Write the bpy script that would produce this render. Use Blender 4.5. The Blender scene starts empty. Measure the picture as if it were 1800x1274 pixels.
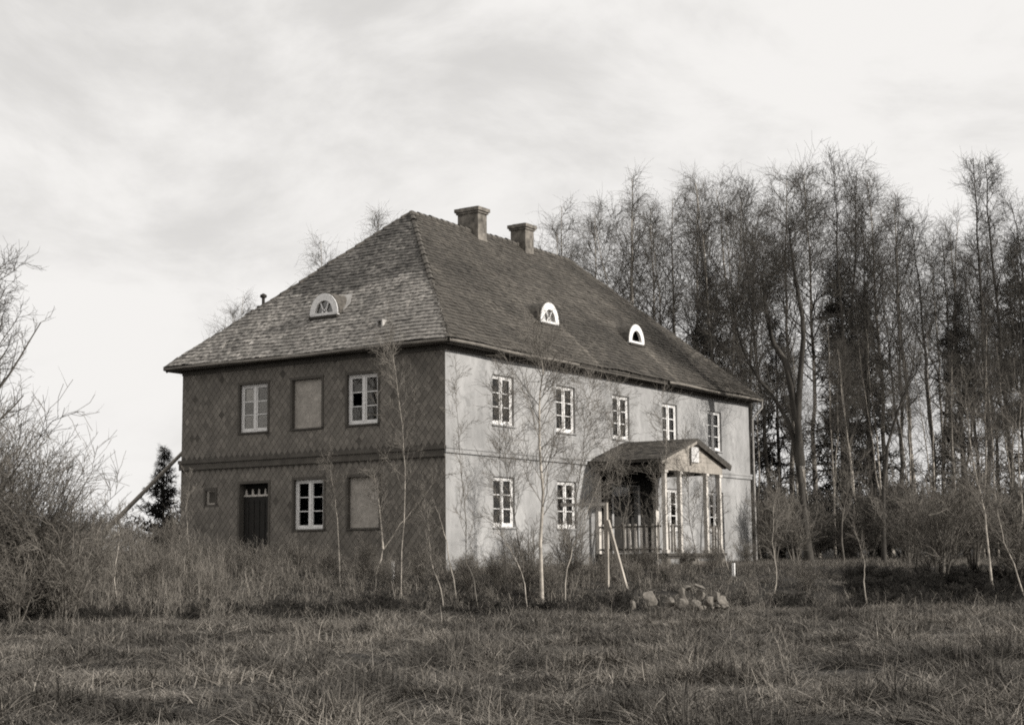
import bpy, math
import numpy as np
from mathutils import Matrix, Vector

SC = bpy.context.scene
COL = SC.collection
R = math.radians

# ------------------------------------------------------------------ camera
CAM = np.array([-37.789, -27.383, 0.126])
PSI, PITCH, ROLL, FPX = 0.583, 0.1282, -0.0098, 2686.9
FWD = np.array([math.cos(PSI), math.sin(PSI)])
RGT = np.array([math.sin(PSI), -math.cos(PSI)])
cd = bpy.data.cameras.new('camera')
cam = bpy.data.objects.new('camera', cd)
COL.objects.link(cam)
SC.camera = cam
_f = np.array([FWD[0], FWD[1], 0.0]); _r = np.array([RGT[0], RGT[1], 0.0]); _u = np.array([0, 0, 1.0])
f2 = _f * math.cos(PITCH) + _u * math.sin(PITCH)
u2 = -_f * math.sin(PITCH) + _u * math.cos(PITCH)
r3 = _r * math.cos(ROLL) + u2 * math.sin(ROLL)
u3 = -_r * math.sin(ROLL) + u2 * math.cos(ROLL)
m = Matrix.Identity(4)
for i in range(3):
    m[i][0] = r3[i]; m[i][1] = u3[i]; m[i][2] = -f2[i]; m[i][3] = CAM[i]
cam.matrix_world = m
cd.sensor_width = 36.0
cd.lens = FPX / 1800.0 * 36.0
cd.clip_start = 0.1
cd.clip_end = 3000.0

# ------------------------------------------------------------------ light
SUN_EL, SUN_AZ = R(26.5), R(10.0)          # azimuth measured from -Y towards +X
SDIR = Vector((math.sin(SUN_AZ) * math.cos(SUN_EL), -math.cos(SUN_AZ) * math.cos(SUN_EL), math.sin(SUN_EL)))
sl = bpy.data.lights.new('sun', 'SUN')
sl.energy = 5.0
sl.angle = R(0.6)
sl.color = (1.0, 0.965, 0.91)
sun = bpy.data.objects.new('sun', sl)
COL.objects.link(sun)
sun.rotation_euler = SDIR.to_track_quat('Z', 'Y').to_euler()
sun.location = (0, -60, 60)

W = bpy.data.worlds.new('World')
SC.world = W
W.use_nodes = True
nt = W.node_tree
nt.nodes.clear()
N, LK = nt.nodes, nt.links
def nd(t, **kw):
    n = N.new(t)
    for k, v in kw.items(): setattr(n, k, v)
    return n
sky = nd('ShaderNodeTexSky', sky_type='NISHITA')
sky.sun_disc = False
sky.sun_elevation = SUN_EL
sky.sun_rotation = math.atan2(SDIR.x, SDIR.y)
sky.air_density = 1.0; sky.dust_density = 2.0; sky.ozone_density = 1.0
bw = nd('ShaderNodeRGBToBW')
LK.new(sky.outputs[0], bw.inputs[0])
tc = nd('ShaderNodeTexCoord')
mp = nd('ShaderNodeMapping')
mp.inputs['Scale'].default_value = (1.0, 1.0, 2.0)
mp.inputs['Rotation'].default_value = (0.12, 0.16, 0.4)
LK.new(tc.outputs['Generated'], mp.inputs[0])
n1 = nd('ShaderNodeTexNoise'); n1.inputs['Scale'].default_value = 4.2; n1.inputs['Detail'].default_value = 9.0; n1.inputs['Roughness'].default_value = 0.58
n1.inputs['Distortion'].default_value = 0.5
LK.new(mp.outputs[0], n1.inputs['Vector'])
ramp = nd('ShaderNodeMapRange'); ramp.interpolation_type = 'SMOOTHSTEP'
ramp.inputs['From Min'].default_value = 0.33; ramp.inputs['From Max'].default_value = 0.6
ramp.inputs['To Min'].default_value = 0.68; ramp.inputs['To Max'].default_value = 1.0
LK.new(n1.outputs['Fac'], ramp.inputs['Value'])
mx = nd('ShaderNodeMix', data_type='FLOAT')
LK.new(ramp.outputs[0], mx.inputs['Factor'])
LK.new(bw.outputs[0], mx.inputs['A'])
mx.inputs['B'].default_value = 9.1
tint = nd('ShaderNodeVectorMath', operation='SCALE')
tint.inputs[0].default_value = (1.0, 0.98, 0.955)
LK.new(mx.outputs[0], tint.inputs['Scale'])
bg = nd('ShaderNodeBackground')
bg.inputs['Strength'].default_value = 0.1
LK.new(tint.outputs[0], bg.inputs['Color'])
wo = nd('ShaderNodeOutputWorld')
LK.new(bg.outputs[0], wo.inputs[0])

SC.view_settings.view_transform = 'Standard'
SC.view_settings.look = 'None'
SC.view_settings.exposure = 0.0
SC.view_settings.gamma = 1.0
SC.view_settings.use_curve_mapping = False
SC.render.engine = 'CYCLES'
SC.cycles.max_bounces = 5
SC.cycles.diffuse_bounces = 2
SC.cycles.glossy_bounces = 2
SC.cycles.transmission_bounces = 3
SC.cycles.transparent_max_bounces = 6
SC.cycles.caustics_reflective = False
SC.cycles.caustics_refractive = False
SC.cycles.filter_width = 1.9
SC.cycles.use_denoising = False

# ------------------------------------------------------------------ helpers
RNG = np.random.default_rng(7)
SEPIA = (1.0, 0.905, 0.785)

def material(name, value, rough=0.85, var=0.3, scale=6.0, bump=0.0, stretch=(1, 1, 1), attr=False, spec=0.25, detail=4.0, warm=1.0, coord='Object', scale2=None, var2=0.0, patch=0.0):
    """near-grey weathered surface: value is the mean albedo, noise gives its own mottling"""
    mt = bpy.data.materials.new(name)
    mt.use_nodes = True
    t = mt.node_tree
    p = t.nodes['Principled BSDF']
    p.inputs['Roughness'].default_value = rough
    p.inputs['Specular IOR Level'].default_value = spec
    co = t.nodes.new('ShaderNodeTexCoord')
    ma = t.nodes.new('ShaderNodeMapping')
    ma.inputs['Scale'].default_value = stretch
    t.links.new(co.outputs[coord], ma.inputs[0])
    no = t.nodes.new('ShaderNodeTexNoise')
    no.inputs['Scale'].default_value = scale
    no.inputs['Detail'].default_value = detail
    t.links.new(ma.outputs[0], no.inputs['Vector'])
    mr = t.nodes.new('ShaderNodeMapRange')
    mr.inputs['From Min'].default_value = 0.25; mr.inputs['From Max'].default_value = 0.75
    mr.inputs['To Min'].default_value = value * (1 - var); mr.inputs['To Max'].default_value = value * (1 + var)
    t.links.new(no.outputs['Fac'], mr.inputs['Value'])
    last = mr.outputs[0]
    def mul(a, b):
        x = t.nodes.new('ShaderNodeMath'); x.operation = 'MULTIPLY'
        t.links.new(a, x.inputs[0]); t.links.new(b, x.inputs[1]); return x.outputs[0]
    if scale2:
        n2 = t.nodes.new('ShaderNodeTexNoise'); n2.inputs['Scale'].default_value = scale2; n2.inputs['Detail'].default_value = 3
        t.links.new(ma.outputs[0], n2.inputs['Vector'])
        m2 = t.nodes.new('ShaderNodeMapRange')
        m2.inputs['From Min'].default_value = 0.3; m2.inputs['From Max'].default_value = 0.7
        m2.inputs['To Min'].default_value = 1 - var2; m2.inputs['To Max'].default_value = 1 + var2
        t.links.new(n2.outputs['Fac'], m2.inputs['Value'])
        last = mul(last, m2.outputs[0])
    if patch:
        n3 = t.nodes.new('ShaderNodeTexNoise'); n3.inputs['Scale'].default_value = 1.1; n3.inputs['Detail'].default_value = 9; n3.inputs['Roughness'].default_value = .65
        t.links.new(co.outputs[coord], n3.inputs['Vector'])
        m3 = t.nodes.new('ShaderNodeMapRange')
        m3.inputs['From Min'].default_value = 0.56; m3.inputs['From Max'].default_value = 0.60
        m3.inputs['To Min'].default_value = 1.0; m3.inputs['To Max'].default_value = 1 - patch
        t.links.new(n3.outputs['Fac'], m3.inputs['Value'])
        last = mul(last, m3.outputs[0])
    if attr:
        at = t.nodes.new('ShaderNodeAttribute'); at.attribute_name = 'tint'
        last = mul(last, at.outputs['Fac'])
    vs = t.nodes.new('ShaderNodeVectorMath'); vs.operation = 'SCALE'
    vs.inputs[0].default_value = tuple(1 + (c - 1) * warm for c in SEPIA)
    t.links.new(last, vs.inputs['Scale'])
    t.links.new(vs.outputs[0], p.inputs['Base Color'])
    if bump:
        b = t.nodes.new('ShaderNodeBump'); b.inputs['Strength'].default_value = bump; b.inputs['Distance'].default_value = 0.05
        t.links.new(no.outputs['Fac'], b.inputs['Height']); t.links.new(b.outputs[0], p.inputs['Normal'])
    return mt

M = {}
M['stucco'] = material('stucco', 0.30, 0.95, 0.14, 5.0, 0.25, scale2=0.8, var2=0.24, warm=0.2, stretch=(1, 1, .5), patch=.2)
M['slate'] = material('slate_cladding', 0.172, 0.75, 0.22, 1.3, 0.0, attr=True, warm=1.0)
M['slate_back'] = material('slate_backing', 0.095, 0.9, 0.2, 2.0)
M['trim_dark'] = material('dark_trim', 0.085, 0.85, 0.3, 4.0)
M['belt'] = material('belt_course', 0.10, 0.9, 0.3, 3.0)
M['soffit'] = material('soffit_boards', 0.09, 0.9, 0.25, 5.0)
M['gutter'] = material('zinc_gutter', 0.17, 0.6, 0.35, 2.5)
M['white'] = material('white_paint', 0.76, 0.6, 0.24, 14.0, warm=0.25)
M['white_old'] = material('worn_white_paint', 0.55, 0.75, 0.3, 7.0, 0.1, stretch=(1, 1, .35), warm=0.7)
M['panel'] = material('blind_panel', 0.38, 0.9, 0.22, 2.6, 0.1, scale2=9.0, var2=.16, warm=.85)
M['tile_south'] = material('roof_tile_sunny', 0.068, 0.9, 0.45, 7.0, attr=True, warm=1.1, scale2=.45, var2=.3)
M['tile_north'] = material('roof_tile_lichen', 0.20, 0.95, 0.8, 9.0, attr=True, warm=0.7, scale2=.8, var2=.3)
M['tile_back'] = material('roof_underlay', 0.05, 0.95, 0.3, 3.0)
M['cap'] = material('ridge_tile', 0.085, 0.9, 0.4, 4.0)
M['brick'] = material('chimney_brick', 0.15, 0.9, 0.6, 6.0, 0.3, scale2=1.6, var2=.35)
M['dormer'] = material('dormer_tiles', 0.085, 0.95, 0.5, 8.0, 0.3)
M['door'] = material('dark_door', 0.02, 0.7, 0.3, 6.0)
M['dark'] = material('shade_black', 0.012, 1.0, 0.2, 2.0)  # near-black that paints porch shade and unlit interiors
M['room'] = material('room_plaster', 0.08, 1.0, 0.2, 2.0)
M['porch_roof'] = material('porch_shingle', 0.062, 0.95, 0.4, 5.0, attr=True)
M['porch_wood'] = material('porch_timber', 0.30, 0.85, 0.35, 6.0, 0.1, stretch=(1, 1, .3))
M['porch_dark'] = material('porch_dark_shade_timber', 0.06, 0.9, 0.4, 6.0)  # dark timber; on the side beams its tone holds painted shade
M['wood_pale'] = material('pale_timber', 0.36, 0.85, 0.3, 6.0, 0.1, stretch=(1, 1, .3))
M['wood_grey'] = material('weathered_pole', 0.24, 0.9, 0.35, 4.0, 0.1)
M['stone'] = material('field_stone', 0.17, 0.95, 0.4, 4.0, 0.5)
M['ground'] = material('dry_ground', 0.026, 1.0, 0.45, 0.9, 0.4, scale2=9.0, var2=.35)
M['grass'] = material('dry_grass', 0.182, 0.95, 0.25, .5, attr=True, coord='Object')
M['weeds'] = material('dead_weeds', 0.15, 0.95, 0.35, .8, attr=True)
M['bark_birch'] = material('birch_bark', 0.34, 0.85, 0.95, 1.1, 0.1, stretch=(1.3, 1.3, 2.2), detail=6)
M['bark_white'] = material('young_birch_bark', 0.36, 0.85, 0.7, 2.0, 0.1, stretch=(1, 1, 2.0), detail=6)
M['bark_dark'] = material('dark_bark', 0.055, 0.95, 0.5, 5.0, 0.3, stretch=(1, 1, .3))
M['bark_grey'] = material('grey_bark', 0.13, 0.9, 0.6, 2.5, 0.2, stretch=(1, 1, .5))
M['twig'] = material('birch_twigs', 0.085, 0.95, 0.3, 1.0)
M['twig_pale'] = material('willow_twigs', 0.12, 0.95, 0.3, 1.0)
M['twig_dark'] = material('dark_twigs', 0.06, 0.95, 0.3, 1.0)
M['twig_sap'] = material('sapling_twigs', 0.16, 0.95, 0.3, 1.0)
M['needles'] = material('spruce_needles', 0.018, 0.95, 0.4, 2.0)
M['plate'] = material('grey_white_board', 0.55, 0.8, 0.08, 2.0, warm=.3)
M['bramble'] = material('dark_brambles', 0.03, 0.95, 0.3, 1.0)
M['flash'] = material('pale_sheet_metal', 0.36, 0.6, 0.3, 5.0, warm=.5)
M['pipe'] = material('sooty_pipe', 0.03, 0.8, 0.3, 5.0)

def glass_mat():
    mt = bpy.data.materials.new('window_glass'); mt.use_nodes = True
    t = mt.node_tree; t.nodes.clear()
    o = t.nodes.new('ShaderNodeOutputMaterial')
    tr = t.nodes.new('ShaderNodeBsdfTransparent'); tr.inputs[0].default_value = (.75, .74, .72, 1)
    gl = t.nodes.new('ShaderNodeBsdfGlossy'); gl.inputs['Roughness'].default_value = 0.03; gl.inputs[0].default_value = (.95, .93, .9, 1)
    fr = t.nodes.new('ShaderNodeFresnel'); fr.inputs['IOR'].default_value = 1.42
    no = t.nodes.new('ShaderNodeTexNoise'); no.inputs['Scale'].default_value = 2.5
    b = t.nodes.new('ShaderNodeBump'); b.inputs['Strength'].default_value = 0.06
    t.links.new(no.outputs['Fac'], b.inputs['Height']); t.links.new(b.outputs[0], gl.inputs['Normal'])
    mi = t.nodes.new('ShaderNodeMixShader')
    t.links.new(fr.outputs[0], mi.inputs[0]); t.links.new(tr.outputs[0], mi.inputs[1]); t.links.new(gl.outputs[0], mi.inputs[2])
    t.links.new(mi.outputs[0], o.inputs[0])
    return mt
M['glass'] = glass_mat()

def mesh_np(name, verts, quads=None, tris=None, mat=None, tint=None, smooth=False):
    me = bpy.data.meshes.new(name)
    verts = np.asarray(verts, np.float32).reshape(-1, 3)
    parts, tot = [], []
    if quads is not None and len(quads):
        q = np.asarray(quads, np.int32).reshape(-1, 4); parts.append(q.ravel()); tot.append(np.full(len(q), 4, np.int32))
    if tris is not None and len(tris):
        q = np.asarray(tris, np.int32).reshape(-1, 3); parts.append(q.ravel()); tot.append(np.full(len(q), 3, np.int32))
    loops = np.concatenate(parts); tot = np.concatenate(tot)
    start = np.concatenate([[0], np.cumsum(tot)[:-1]]).astype(np.int32)
    me.vertices.add(len(verts)); me.vertices.foreach_set('co', verts.ravel())
    me.loops.add(len(loops)); me.loops.foreach_set('vertex_index', loops)
    me.polygons.add(len(tot)); me.polygons.foreach_set('loop_start', start)
    try: me.polygons.foreach_set('loop_total', tot)
    except Exception: pass
    me.polygons.foreach_set('use_smooth', np.full(len(tot), bool(smooth)))
    if tint is not None:
        a = me.attributes.new('tint', 'FLOAT', 'FACE')
        a.data.foreach_set('value', np.asarray(tint, np.float32))
    me.update(calc_edges=True)
    if mat is not None: me.materials.append(M[mat])
    return me

def link(name, me, parent=None):
    o = bpy.data.objects.new(name, me)
    COL.objects.link(o)
    if parent is not None: o.parent = parent
    return o

def tag(o, label=None, cat=None, group=None, kind=None):
    if label: o['label'] = label
    if cat: o['category'] = cat
    if group: o['group'] = group
    if kind: o['kind'] = kind
    return o

def empty(name, loc=(0, 0, 0), rz=0.0):
    o = bpy.data.objects.new(name, None)
    COL.objects.link(o)
    o.location = loc; o.rotation_euler = (0, 0, rz); o.empty_display_size = 0.3
    return o

BQ = np.array([(0, 3, 2, 1), (4, 5, 6, 7), (0, 1, 5, 4), (1, 2, 6, 5), (2, 3, 7, 6), (3, 0, 4, 7)])
class MB:
    """collects boxes, prisms and loose faces into one mesh"""
    def __init__(s): s.v, s.q, s.t, s.n = [], [], [], 0
    def box(s, x0, x1, y0, y1, z0, z1):
        v = np.array([(x0, y0, z0), (x1, y0, z0), (x1, y1, z0), (x0, y1, z0), (x0, y0, z1), (x1, y0, z1), (x1, y1, z1), (x0, y1, z1)], float)
        return s.hexa(v)
    def hexa(s, v):
        s.v.append(np.asarray(v, float)); s.q.append(BQ + s.n); s.n += 8; return s
    def bar(s, a, b, w, h=None, up=(0, 0, 1)):
        """square bar from a to b"""
        a, b = np.array(a, float), np.array(b, float); h = h or w
        d = b - a; d /= np.linalg.norm(d); up = np.array(up, float)
        if abs(d @ up) > .95: up = np.array([1., 0, 0])
        x = np.cross(d, up); x /= np.linalg.norm(x); y = np.cross(x, d)
        x = x * w / 2; y = y * h / 2
        return s.hexa([a - x - y, a + x - y, a + x + y, a - x + y, b - x - y, b + x - y, b + x + y, b - x + y])
    def quad(s, *p):
        s.v.append(np.array(p, float)); s.q.append(np.array([[0, 1, 2, 3]]) + s.n); s.n += 4; return s
    def tri(s, *p):
        s.v.append(np.array(p, float)); s.t.append(np.array([[0, 1, 2]]) + s.n); s.n += 3; return s
    def mesh(s, name, mat, smooth=False):
        return mesh_np(name, np.concatenate(s.v), np.concatenate(s.q) if s.q else None, np.concatenate(s.t) if s.t else None, mat, smooth=smooth)
    def build(s, name, mat, parent=None, smooth=False):
        return link(name, s.mesh(name, mat, smooth), parent)

def tubes(P, Rd, sides=3):
    """P (N,k,3) polylines, Rd (N,k) radii -> verts, quads"""
    Nn, k, _ = P.shape
    T = np.empty_like(P)
    T[:, 1:-1] = P[:, 2:] - P[:, :-2]; T[:, 0] = P[:, 1] - P[:, 0]; T[:, -1] = P[:, -1] - P[:, -2]
    T /= np.linalg.norm(T, axis=2, keepdims=True) + 1e-9
    ref = np.where(np.abs(T[:, :1, 2:3]) > .9, np.array([1., 0, 0]), np.array([0, 0, 1.]))
    A = np.cross(T, np.broadcast_to(ref, T.shape)); A /= np.linalg.norm(A, axis=2, keepdims=True) + 1e-9
    B = np.cross(T, A)
    ang = np.arange(sides) * 2 * math.pi / sides
    V = P[:, :, None] + Rd[:, :, None, None] * (np.cos(ang)[:, None] * A[:, :, None] + np.sin(ang)[:, None] * B[:, :, None])
    base = (np.arange(Nn)[:, None, None] * k + np.arange(k - 1)[None, :, None]) * sides
    j = np.arange(sides)[None, None]; j2 = (j + 1) % sides
    q = np.stack([base + j, base + j2, base + sides + j2, base + sides + j], -1).reshape(-1, 4)
    return V.reshape(-1, 3), q

def tube_mesh(name, sets, mat, smooth=False):
    vs, qs, n = [], [], 0
    for P, Rd, s in sets:
        v, q = tubes(np.asarray(P, float), np.asarray(Rd, float), s)
        vs.append(v); qs.append(q + n); n += len(v)
    return mesh_np(name, np.concatenate(vs), np.concatenate(qs), None, mat, smooth=smooth)

# ------------------------------------------------------------------ ground
def ground_z(x, y):
    x = np.asarray(x, float); y = np.asarray(y, float)
    d = (x - CAM[0]) * FWD[0] + (y - CAM[1]) * FWD[1]
    la = (x - CAM[0]) * RGT[0] + (y - CAM[1]) * RGT[1]
    s = d - 0.28 * np.clip(la, -25, 25)
    z = np.interp(s, [-60, 0, 12, 37.2, 38.4, 39.6, 41.0, 43.5, 46.5, 60, 90, 135, 2000], [-1.65, -1.5, -1.42, -1.29, -1.35, -1.62, -1.45, -.72, -.19, -.08, .08, 1.3, 5.0])
    z = z + 0.05 * np.sin(x * .9 + 1.3 * np.sin(y * .5)) * np.cos(y * .8 + .6) * np.clip((60 - d) / 30, 0, 1)
    z = z + 0.03 * np.sin(x * 2.1 + y * 1.3) * np.clip((50 - d) / 30, 0, 1)
    return z

def site(px, d):
    """point on the ground, d metres in front of the camera, at column px of the picture"""
    la = (px - 900) / FPX * d
    p = CAM[:2] + FWD * d + RGT * la
    return float(p[0]), float(p[1]), float(ground_z(p[0], p[1]))

def make_ground():
    ds = np.concatenate([np.linspace(-40, 8, 10), np.arange(9, 34, 1.0), np.arange(34, 50, .35), np.arange(50, 100, 2.0), np.geomspace(102, 1500, 16)])
    ls = np.concatenate([-np.geomspace(1200, 42, 10), np.arange(-40, 41, 1.0), np.geomspace(42, 1200, 10)])
    Dg, Lg = np.meshgrid(ds, ls, indexing='ij')
    X = CAM[0] + FWD[0] * Dg + RGT[0] * Lg; Y = CAM[1] + FWD[1] * Dg + RGT[1] * Lg
    Z = ground_z(X, Y)
    V = np.stack([X, Y, Z], -1).reshape(-1, 3)
    a, b = Dg.shape
    i = np.arange(a - 1)[:, None] * b + np.arange(b - 1)[None]
    q = np.stack([i, i + 1, i + b + 1, i + b], -1).reshape(-1, 4)[:, ::-1]
    o = link('ground', mesh_np('ground', V, q, None, 'ground', smooth=True))
    tag(o, 'dark dry earth of the meadow and yard', 'ground', kind='structure')
make_ground()

# ------------------------------------------------------------------ house
L_, W_ = 22.03, 11.26
ZE, ZR, OV = 6.86, 12.68, 0.44
RX0, RX1 = 5.72, L_ - 5.45
ZB = -0.45                                    # wall foot, sunk in the ground
ZT = 6.72                                     # soffit level
house = tag(empty('manor_house'), 'two-storey manor house with hipped tile roof, two chimneys and a columned porch', 'house')

WW, WH = 1.25, 1.60                            # window opening
UZ, LZ = 4.45, 1.17                            # sill heights
FX = [3.20, 7.08, 10.96, 14.80, 18.72]         # sunny front windows
LY = [7.92, 5.57, 3.25]                        # shaded end windows (along Y)

def wall_sheet(name, length, z0, z1, holes, depth, mat, place):
    """outer face with real openings and their reveals; local x along, y inward"""
    xs = sorted({0, length, *[h[0] for h in holes], *[h[1] for h in holes]})
    zs = sorted({z0, z1, *[h[2] for h in holes], *[h[3] for h in holes]})
    b = MB()
    for i in range(len(xs) - 1):
        for j in range(len(zs) - 1):
            cx, cz = (xs[i] + xs[i + 1]) / 2, (zs[j] + zs[j + 1]) / 2
            if any(h[0] < cx < h[1] and h[2] < cz < h[3] for h in holes): continue
            b.quad((xs[i], 0, zs[j]), (xs[i + 1], 0, zs[j]), (xs[i + 1], 0, zs[j + 1]), (xs[i], 0, zs[j + 1]))
            b.quad((xs[i], depth, zs[j]), (xs[i], depth, zs[j + 1]), (xs[i + 1], depth, zs[j + 1]), (xs[i + 1], depth, zs[j]))
    for x0, x1, a, c in holes:
        b.quad((x0, 0, a), (x0, 0, c), (x0, depth, c), (x0, depth, a))
        b.quad((x1, 0, c), (x1, 0, a), (x1, depth, a), (x1, depth, c))
        b.quad((x0, 0, c), (x1, 0, c), (x1, depth, c), (x0, depth, c))
        b.quad((x0, 0, a), (x0, depth, a), (x1, depth, a), (x1, 0, a))
    o = b.build(name, mat, house)
    o.matrix_local = place
    return o

hole = lambda c, z: (c - WW / 2, c + WW / 2, z, z + WH)
front_holes = [hole(c, UZ) for c in FX] + [hole(c, LZ) for c in (FX[0], FX[1], FX[3], FX[4])] + [(10.3, 12.1, 0.32, 2.75)]
wall_sheet('wall', L_, ZB, ZT, front_holes, 0.32, 'stucco', Matrix.Identity(4))
# end wall: local x runs -Y from y=W_, local y is +X
ML = Matrix.Translation((0, W_, 0)) @ Matrix.Rotation(R(-90), 4, 'Z')
ly = lambda y: W_ - y
DOOR = (ly(8.50), ly(7.22), 0.0, 2.72)
VENT = (ly(10.07), ly(9.62), 2.08, 2.56)
end_holes = [hole(ly(LY[0]), UZ), hole(ly(LY[1]), UZ), hole(ly(LY[2]), UZ), hole(ly(5.47), LZ), hole(ly(3.20), LZ), DOOR, VENT]
wall_sheet('wall', W_, ZB, ZT, end_holes, 0.32, 'slate_back', ML)
wall_sheet('wall', L_, ZB, ZT, [], 0.32, 'stucco', Matrix.Translation((L_, W_, 0)) @ Matrix.Rotation(R(180), 4, 'Z'))
wall_sheet('wall', W_, ZB, ZT, [], 0.32, 'stucco', Matrix.Translation((L_, 0, 0)) @ Matrix.Rotation(R(90), 4, 'Z'))
b = MB()
for z in (0.1, 3.35, 6.6): b.box(.33, L_ - .33, .33, W_ - .33, z, z + .1)
b.build('floor', 'room', house)
b = MB()
for x in (5.1, 9.0, 13.0, 16.8): b.box(x, x + .15, .33, 5.4, .2, 6.6)
b.box(3.2, L_ - .33, 5.4, 5.55, .2, 6.6)
b.build('partition', 'room', house)

# ---- diamond slates of the shaded end wall
def clip(poly, ax, lim, keep_less):
    out = []
    for i in range(len(poly)):
        p, q = poly[i], poly[(i + 1) % len(poly)]
        ip = (p[ax] <= lim) == keep_less or p[ax] == lim; iq = (q[ax] <= lim) == keep_less or q[ax] == lim
        if ip: out.append(p)
        if ip != iq:
            t = (lim - p[ax]) / (q[ax] - p[ax]); out.append((p[0] + t * (q[0] - p[0]), p[1] + t * (q[1] - p[1])))
    return out
def slates():
    w, h, e = 0.25, 0.30, 0.009
    full, rest = [], []
    for j in range(int((ZT - ZB) / h * 2) + 3):
        for i in range(int(W_ / w) + 2):
            cx = i * w + (w / 2 if j % 2 else 0); cz = ZB + j * h / 2
            hx, hz = w / 2 - e, h / 2 - e
            poly = [(cx, cz - hz), (cx + hx, cz), (cx, cz + hz), (cx - hx, cz)]
            whole = True
            for ax, lim, less in ((0, 0, False), (0, W_, True), (1, ZB, False), (1, ZT, True)):
                if any((p[ax] > lim) if less else (p[ax] < lim) for p in poly):
                    poly = clip(poly, ax, lim, less); whole = False
                if len(poly) < 3: break
            if len(poly) < 3: continue
            for x0, x1, a, c in end_holes:
                x0 -= .09; x1 += .09; a -= .09; c += .09
                if max(p[0] for p in poly) > x0 and min(p[0] for p in poly) < x1 and max(p[1] for p in poly) > a and min(p[1] for p in poly) < c:
                    ds = [(x0 - cx, 0, x0, True), (cx - x1, 0, x1, False), (a - cz, 1, a, True), (cz - c, 1, c, False)]
                    _, ax, lim, less = max(ds)
                    poly = clip(poly, ax, lim, less); whole = False
                    if len(poly) < 3: break
            if len(poly) < 3: continue
            if 3.25 < cz < 3.63: continue
            (full if whole else rest).append((cx, cz, poly))
    full.sort(key=lambda s: (s[0] - W_) ** 2 + (s[1] - 2.5) ** 2 * .6)
    singles, others = full[:300], full[300:] + rest
    def shape(poly, cx, cz, h2=h / 2):
        n = len(poly); v, q, t = [], [], []
        out = lambda z: 0.005 + 0.004 * (0.5 - (z - cz) / h)
        v += [(x - cx, -out(z), z - cz) for x, z in poly]
        v += [(x - cx, 0.004, z - cz) for x, z in poly]
        f = [tuple(range(n))]
        s = [(i, n + i, n + (i + 1) % n, (i + 1) % n) for i in range(n)]
        return v, f, s
    # separate slates, six shared meshes
    hx, hz = w / 2 - e, h / 2 - e
    vs, f, s = shape([(0, -hz), (hx, 0), (0, hz), (-hx, 0)], 0, 0)
    protos = [mesh_np('slate', vs, np.array([f[0]] + s), None, 'slate', tint=np.full(5, tv)) for tv in (.8, .88, .94, 1.0, 1.06, 1.13, 1.22)]
    for cx, cz, poly in singles:
        o = link('slate', protos[RNG.integers(len(protos))], house)
        o.matrix_local = ML @ Matrix.Translation((cx, -.001, cz)) @ Matrix.Rotation(RNG.normal(0, .03), 4, 'Y')
    V, Q, T, tq, tt, n = [], [], [], [], [], 0
    for cx, cz, poly in others:
        if RNG.random() < .006: continue
        v, f, s = shape(poly, cx, cz)
        tv = float(np.clip(RNG.normal(1.0, .11), .7, 1.35)) * (RNG.choice([.6, 1.5]) if RNG.random() < .01 else 1)
        V += [(x + cx, y, z + cz) for x, y, z in v]
        k = len(poly)
        for i in range(1, k - 1): T.append((n, n + i, n + i + 1)); tt.append(tv)
        for a in s: Q.append(tuple(n + i for i in a)); tq.append(tv)
        n += len(v)
    o = link('slate_cladding', mesh_np('slate_cladding', V, Q, T, 'slate', tint=tq + tt), house)
    o.matrix_local = ML; o['kind'] = 'stuff'
slates()

# ---- belt courses, eaves
b = MB()
b.box(-.06, L_ + .06, -.06, -.001, 3.40, 3.58)
b.box(-.085, L_ + .06, -.085, -.061, 3.53, 3.61)
b.build('belt_course', 'stucco', house)
b = MB()
b.box(-.07, -.002, 0.0, W_ + .06, 3.28, 3.58)
b.box(-.12, -.071, -.05, W_ + .06, 3.50, 3.62)
b.build('belt_course', 'belt', house)
b = MB()
x0, x1, y0, y1 = -OV + .06, L_ + OV - .06, -OV + .06, W_ + OV - .06
b.box(x0, x1, y0, .0, ZT, ZT + .05); b.box(x0, x1, W_, y1, ZT, ZT + .05)
b.box(x0, -.0, .001, W_ - .001, ZT, ZT + .05); b.box(L_, x1, .001, W_ - .001, ZT, ZT + .05)
b.build('soffit', 'soffit', house)
b = MB()
b.box(.0, L_, -.045, -.002, 6.56, ZT - .002); b.box(-.045, -.002, -.045, W_, 6.56, ZT - .002)  # wall-top band, eave shadow put into its dark colour
b.build('eave_shade_frieze', 'trim_dark', house)
b = MB()
b.box(x0 - .03, x1 + .03, y0 - .03, y0 - .002, ZT - .02, ZE + .0); b.box(x0 - .03, x0 - .002, y0, y1, ZT - .02, ZE)
b.box(x1 + .002, x1 + .03, y0, y1, ZT - .02, ZE); b.box(x0 - .03, x1 + .03, y1 + .002, y1 + .03, ZT - .02, ZE)
b.build('fascia', 'trim_dark', house)
def gutter(a, c, sag=0.0):
    n = 14
    t = np.linspace(0, 1, n)[:, None]
    P = np.array(a)[None] * (1 - t) + np.array(c)[None] * t
    P[:, 2] += sag * np.sin(np.linspace(0, 9, n)) * .02
    link('gutter', tube_mesh('gutter', [(P[None], np.full((1, n), .055), 8)], 'gutter', True), house)
gz = ZE - .085
gutter((-OV - .02, -OV - .03, gz), (7.2, -OV - .03, gz - .02), 1)
gutter((13.9, -OV - .03, gz), (L_ + OV, -OV - .03, gz - .03), 1)
gutter((-OV - .03, -OV - .02, gz), (-OV - .03, W_ + OV, gz), 1)
dp = np.array([(L_ + OV - .06, -OV - .03, gz - .02), (L_ + OV - .06, -OV - .03, gz - .3), (L_ + .12, -.12, gz - .8), (L_ + .12, -.12, 3.0), (L_ + .12, -.12, .0)])
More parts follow.
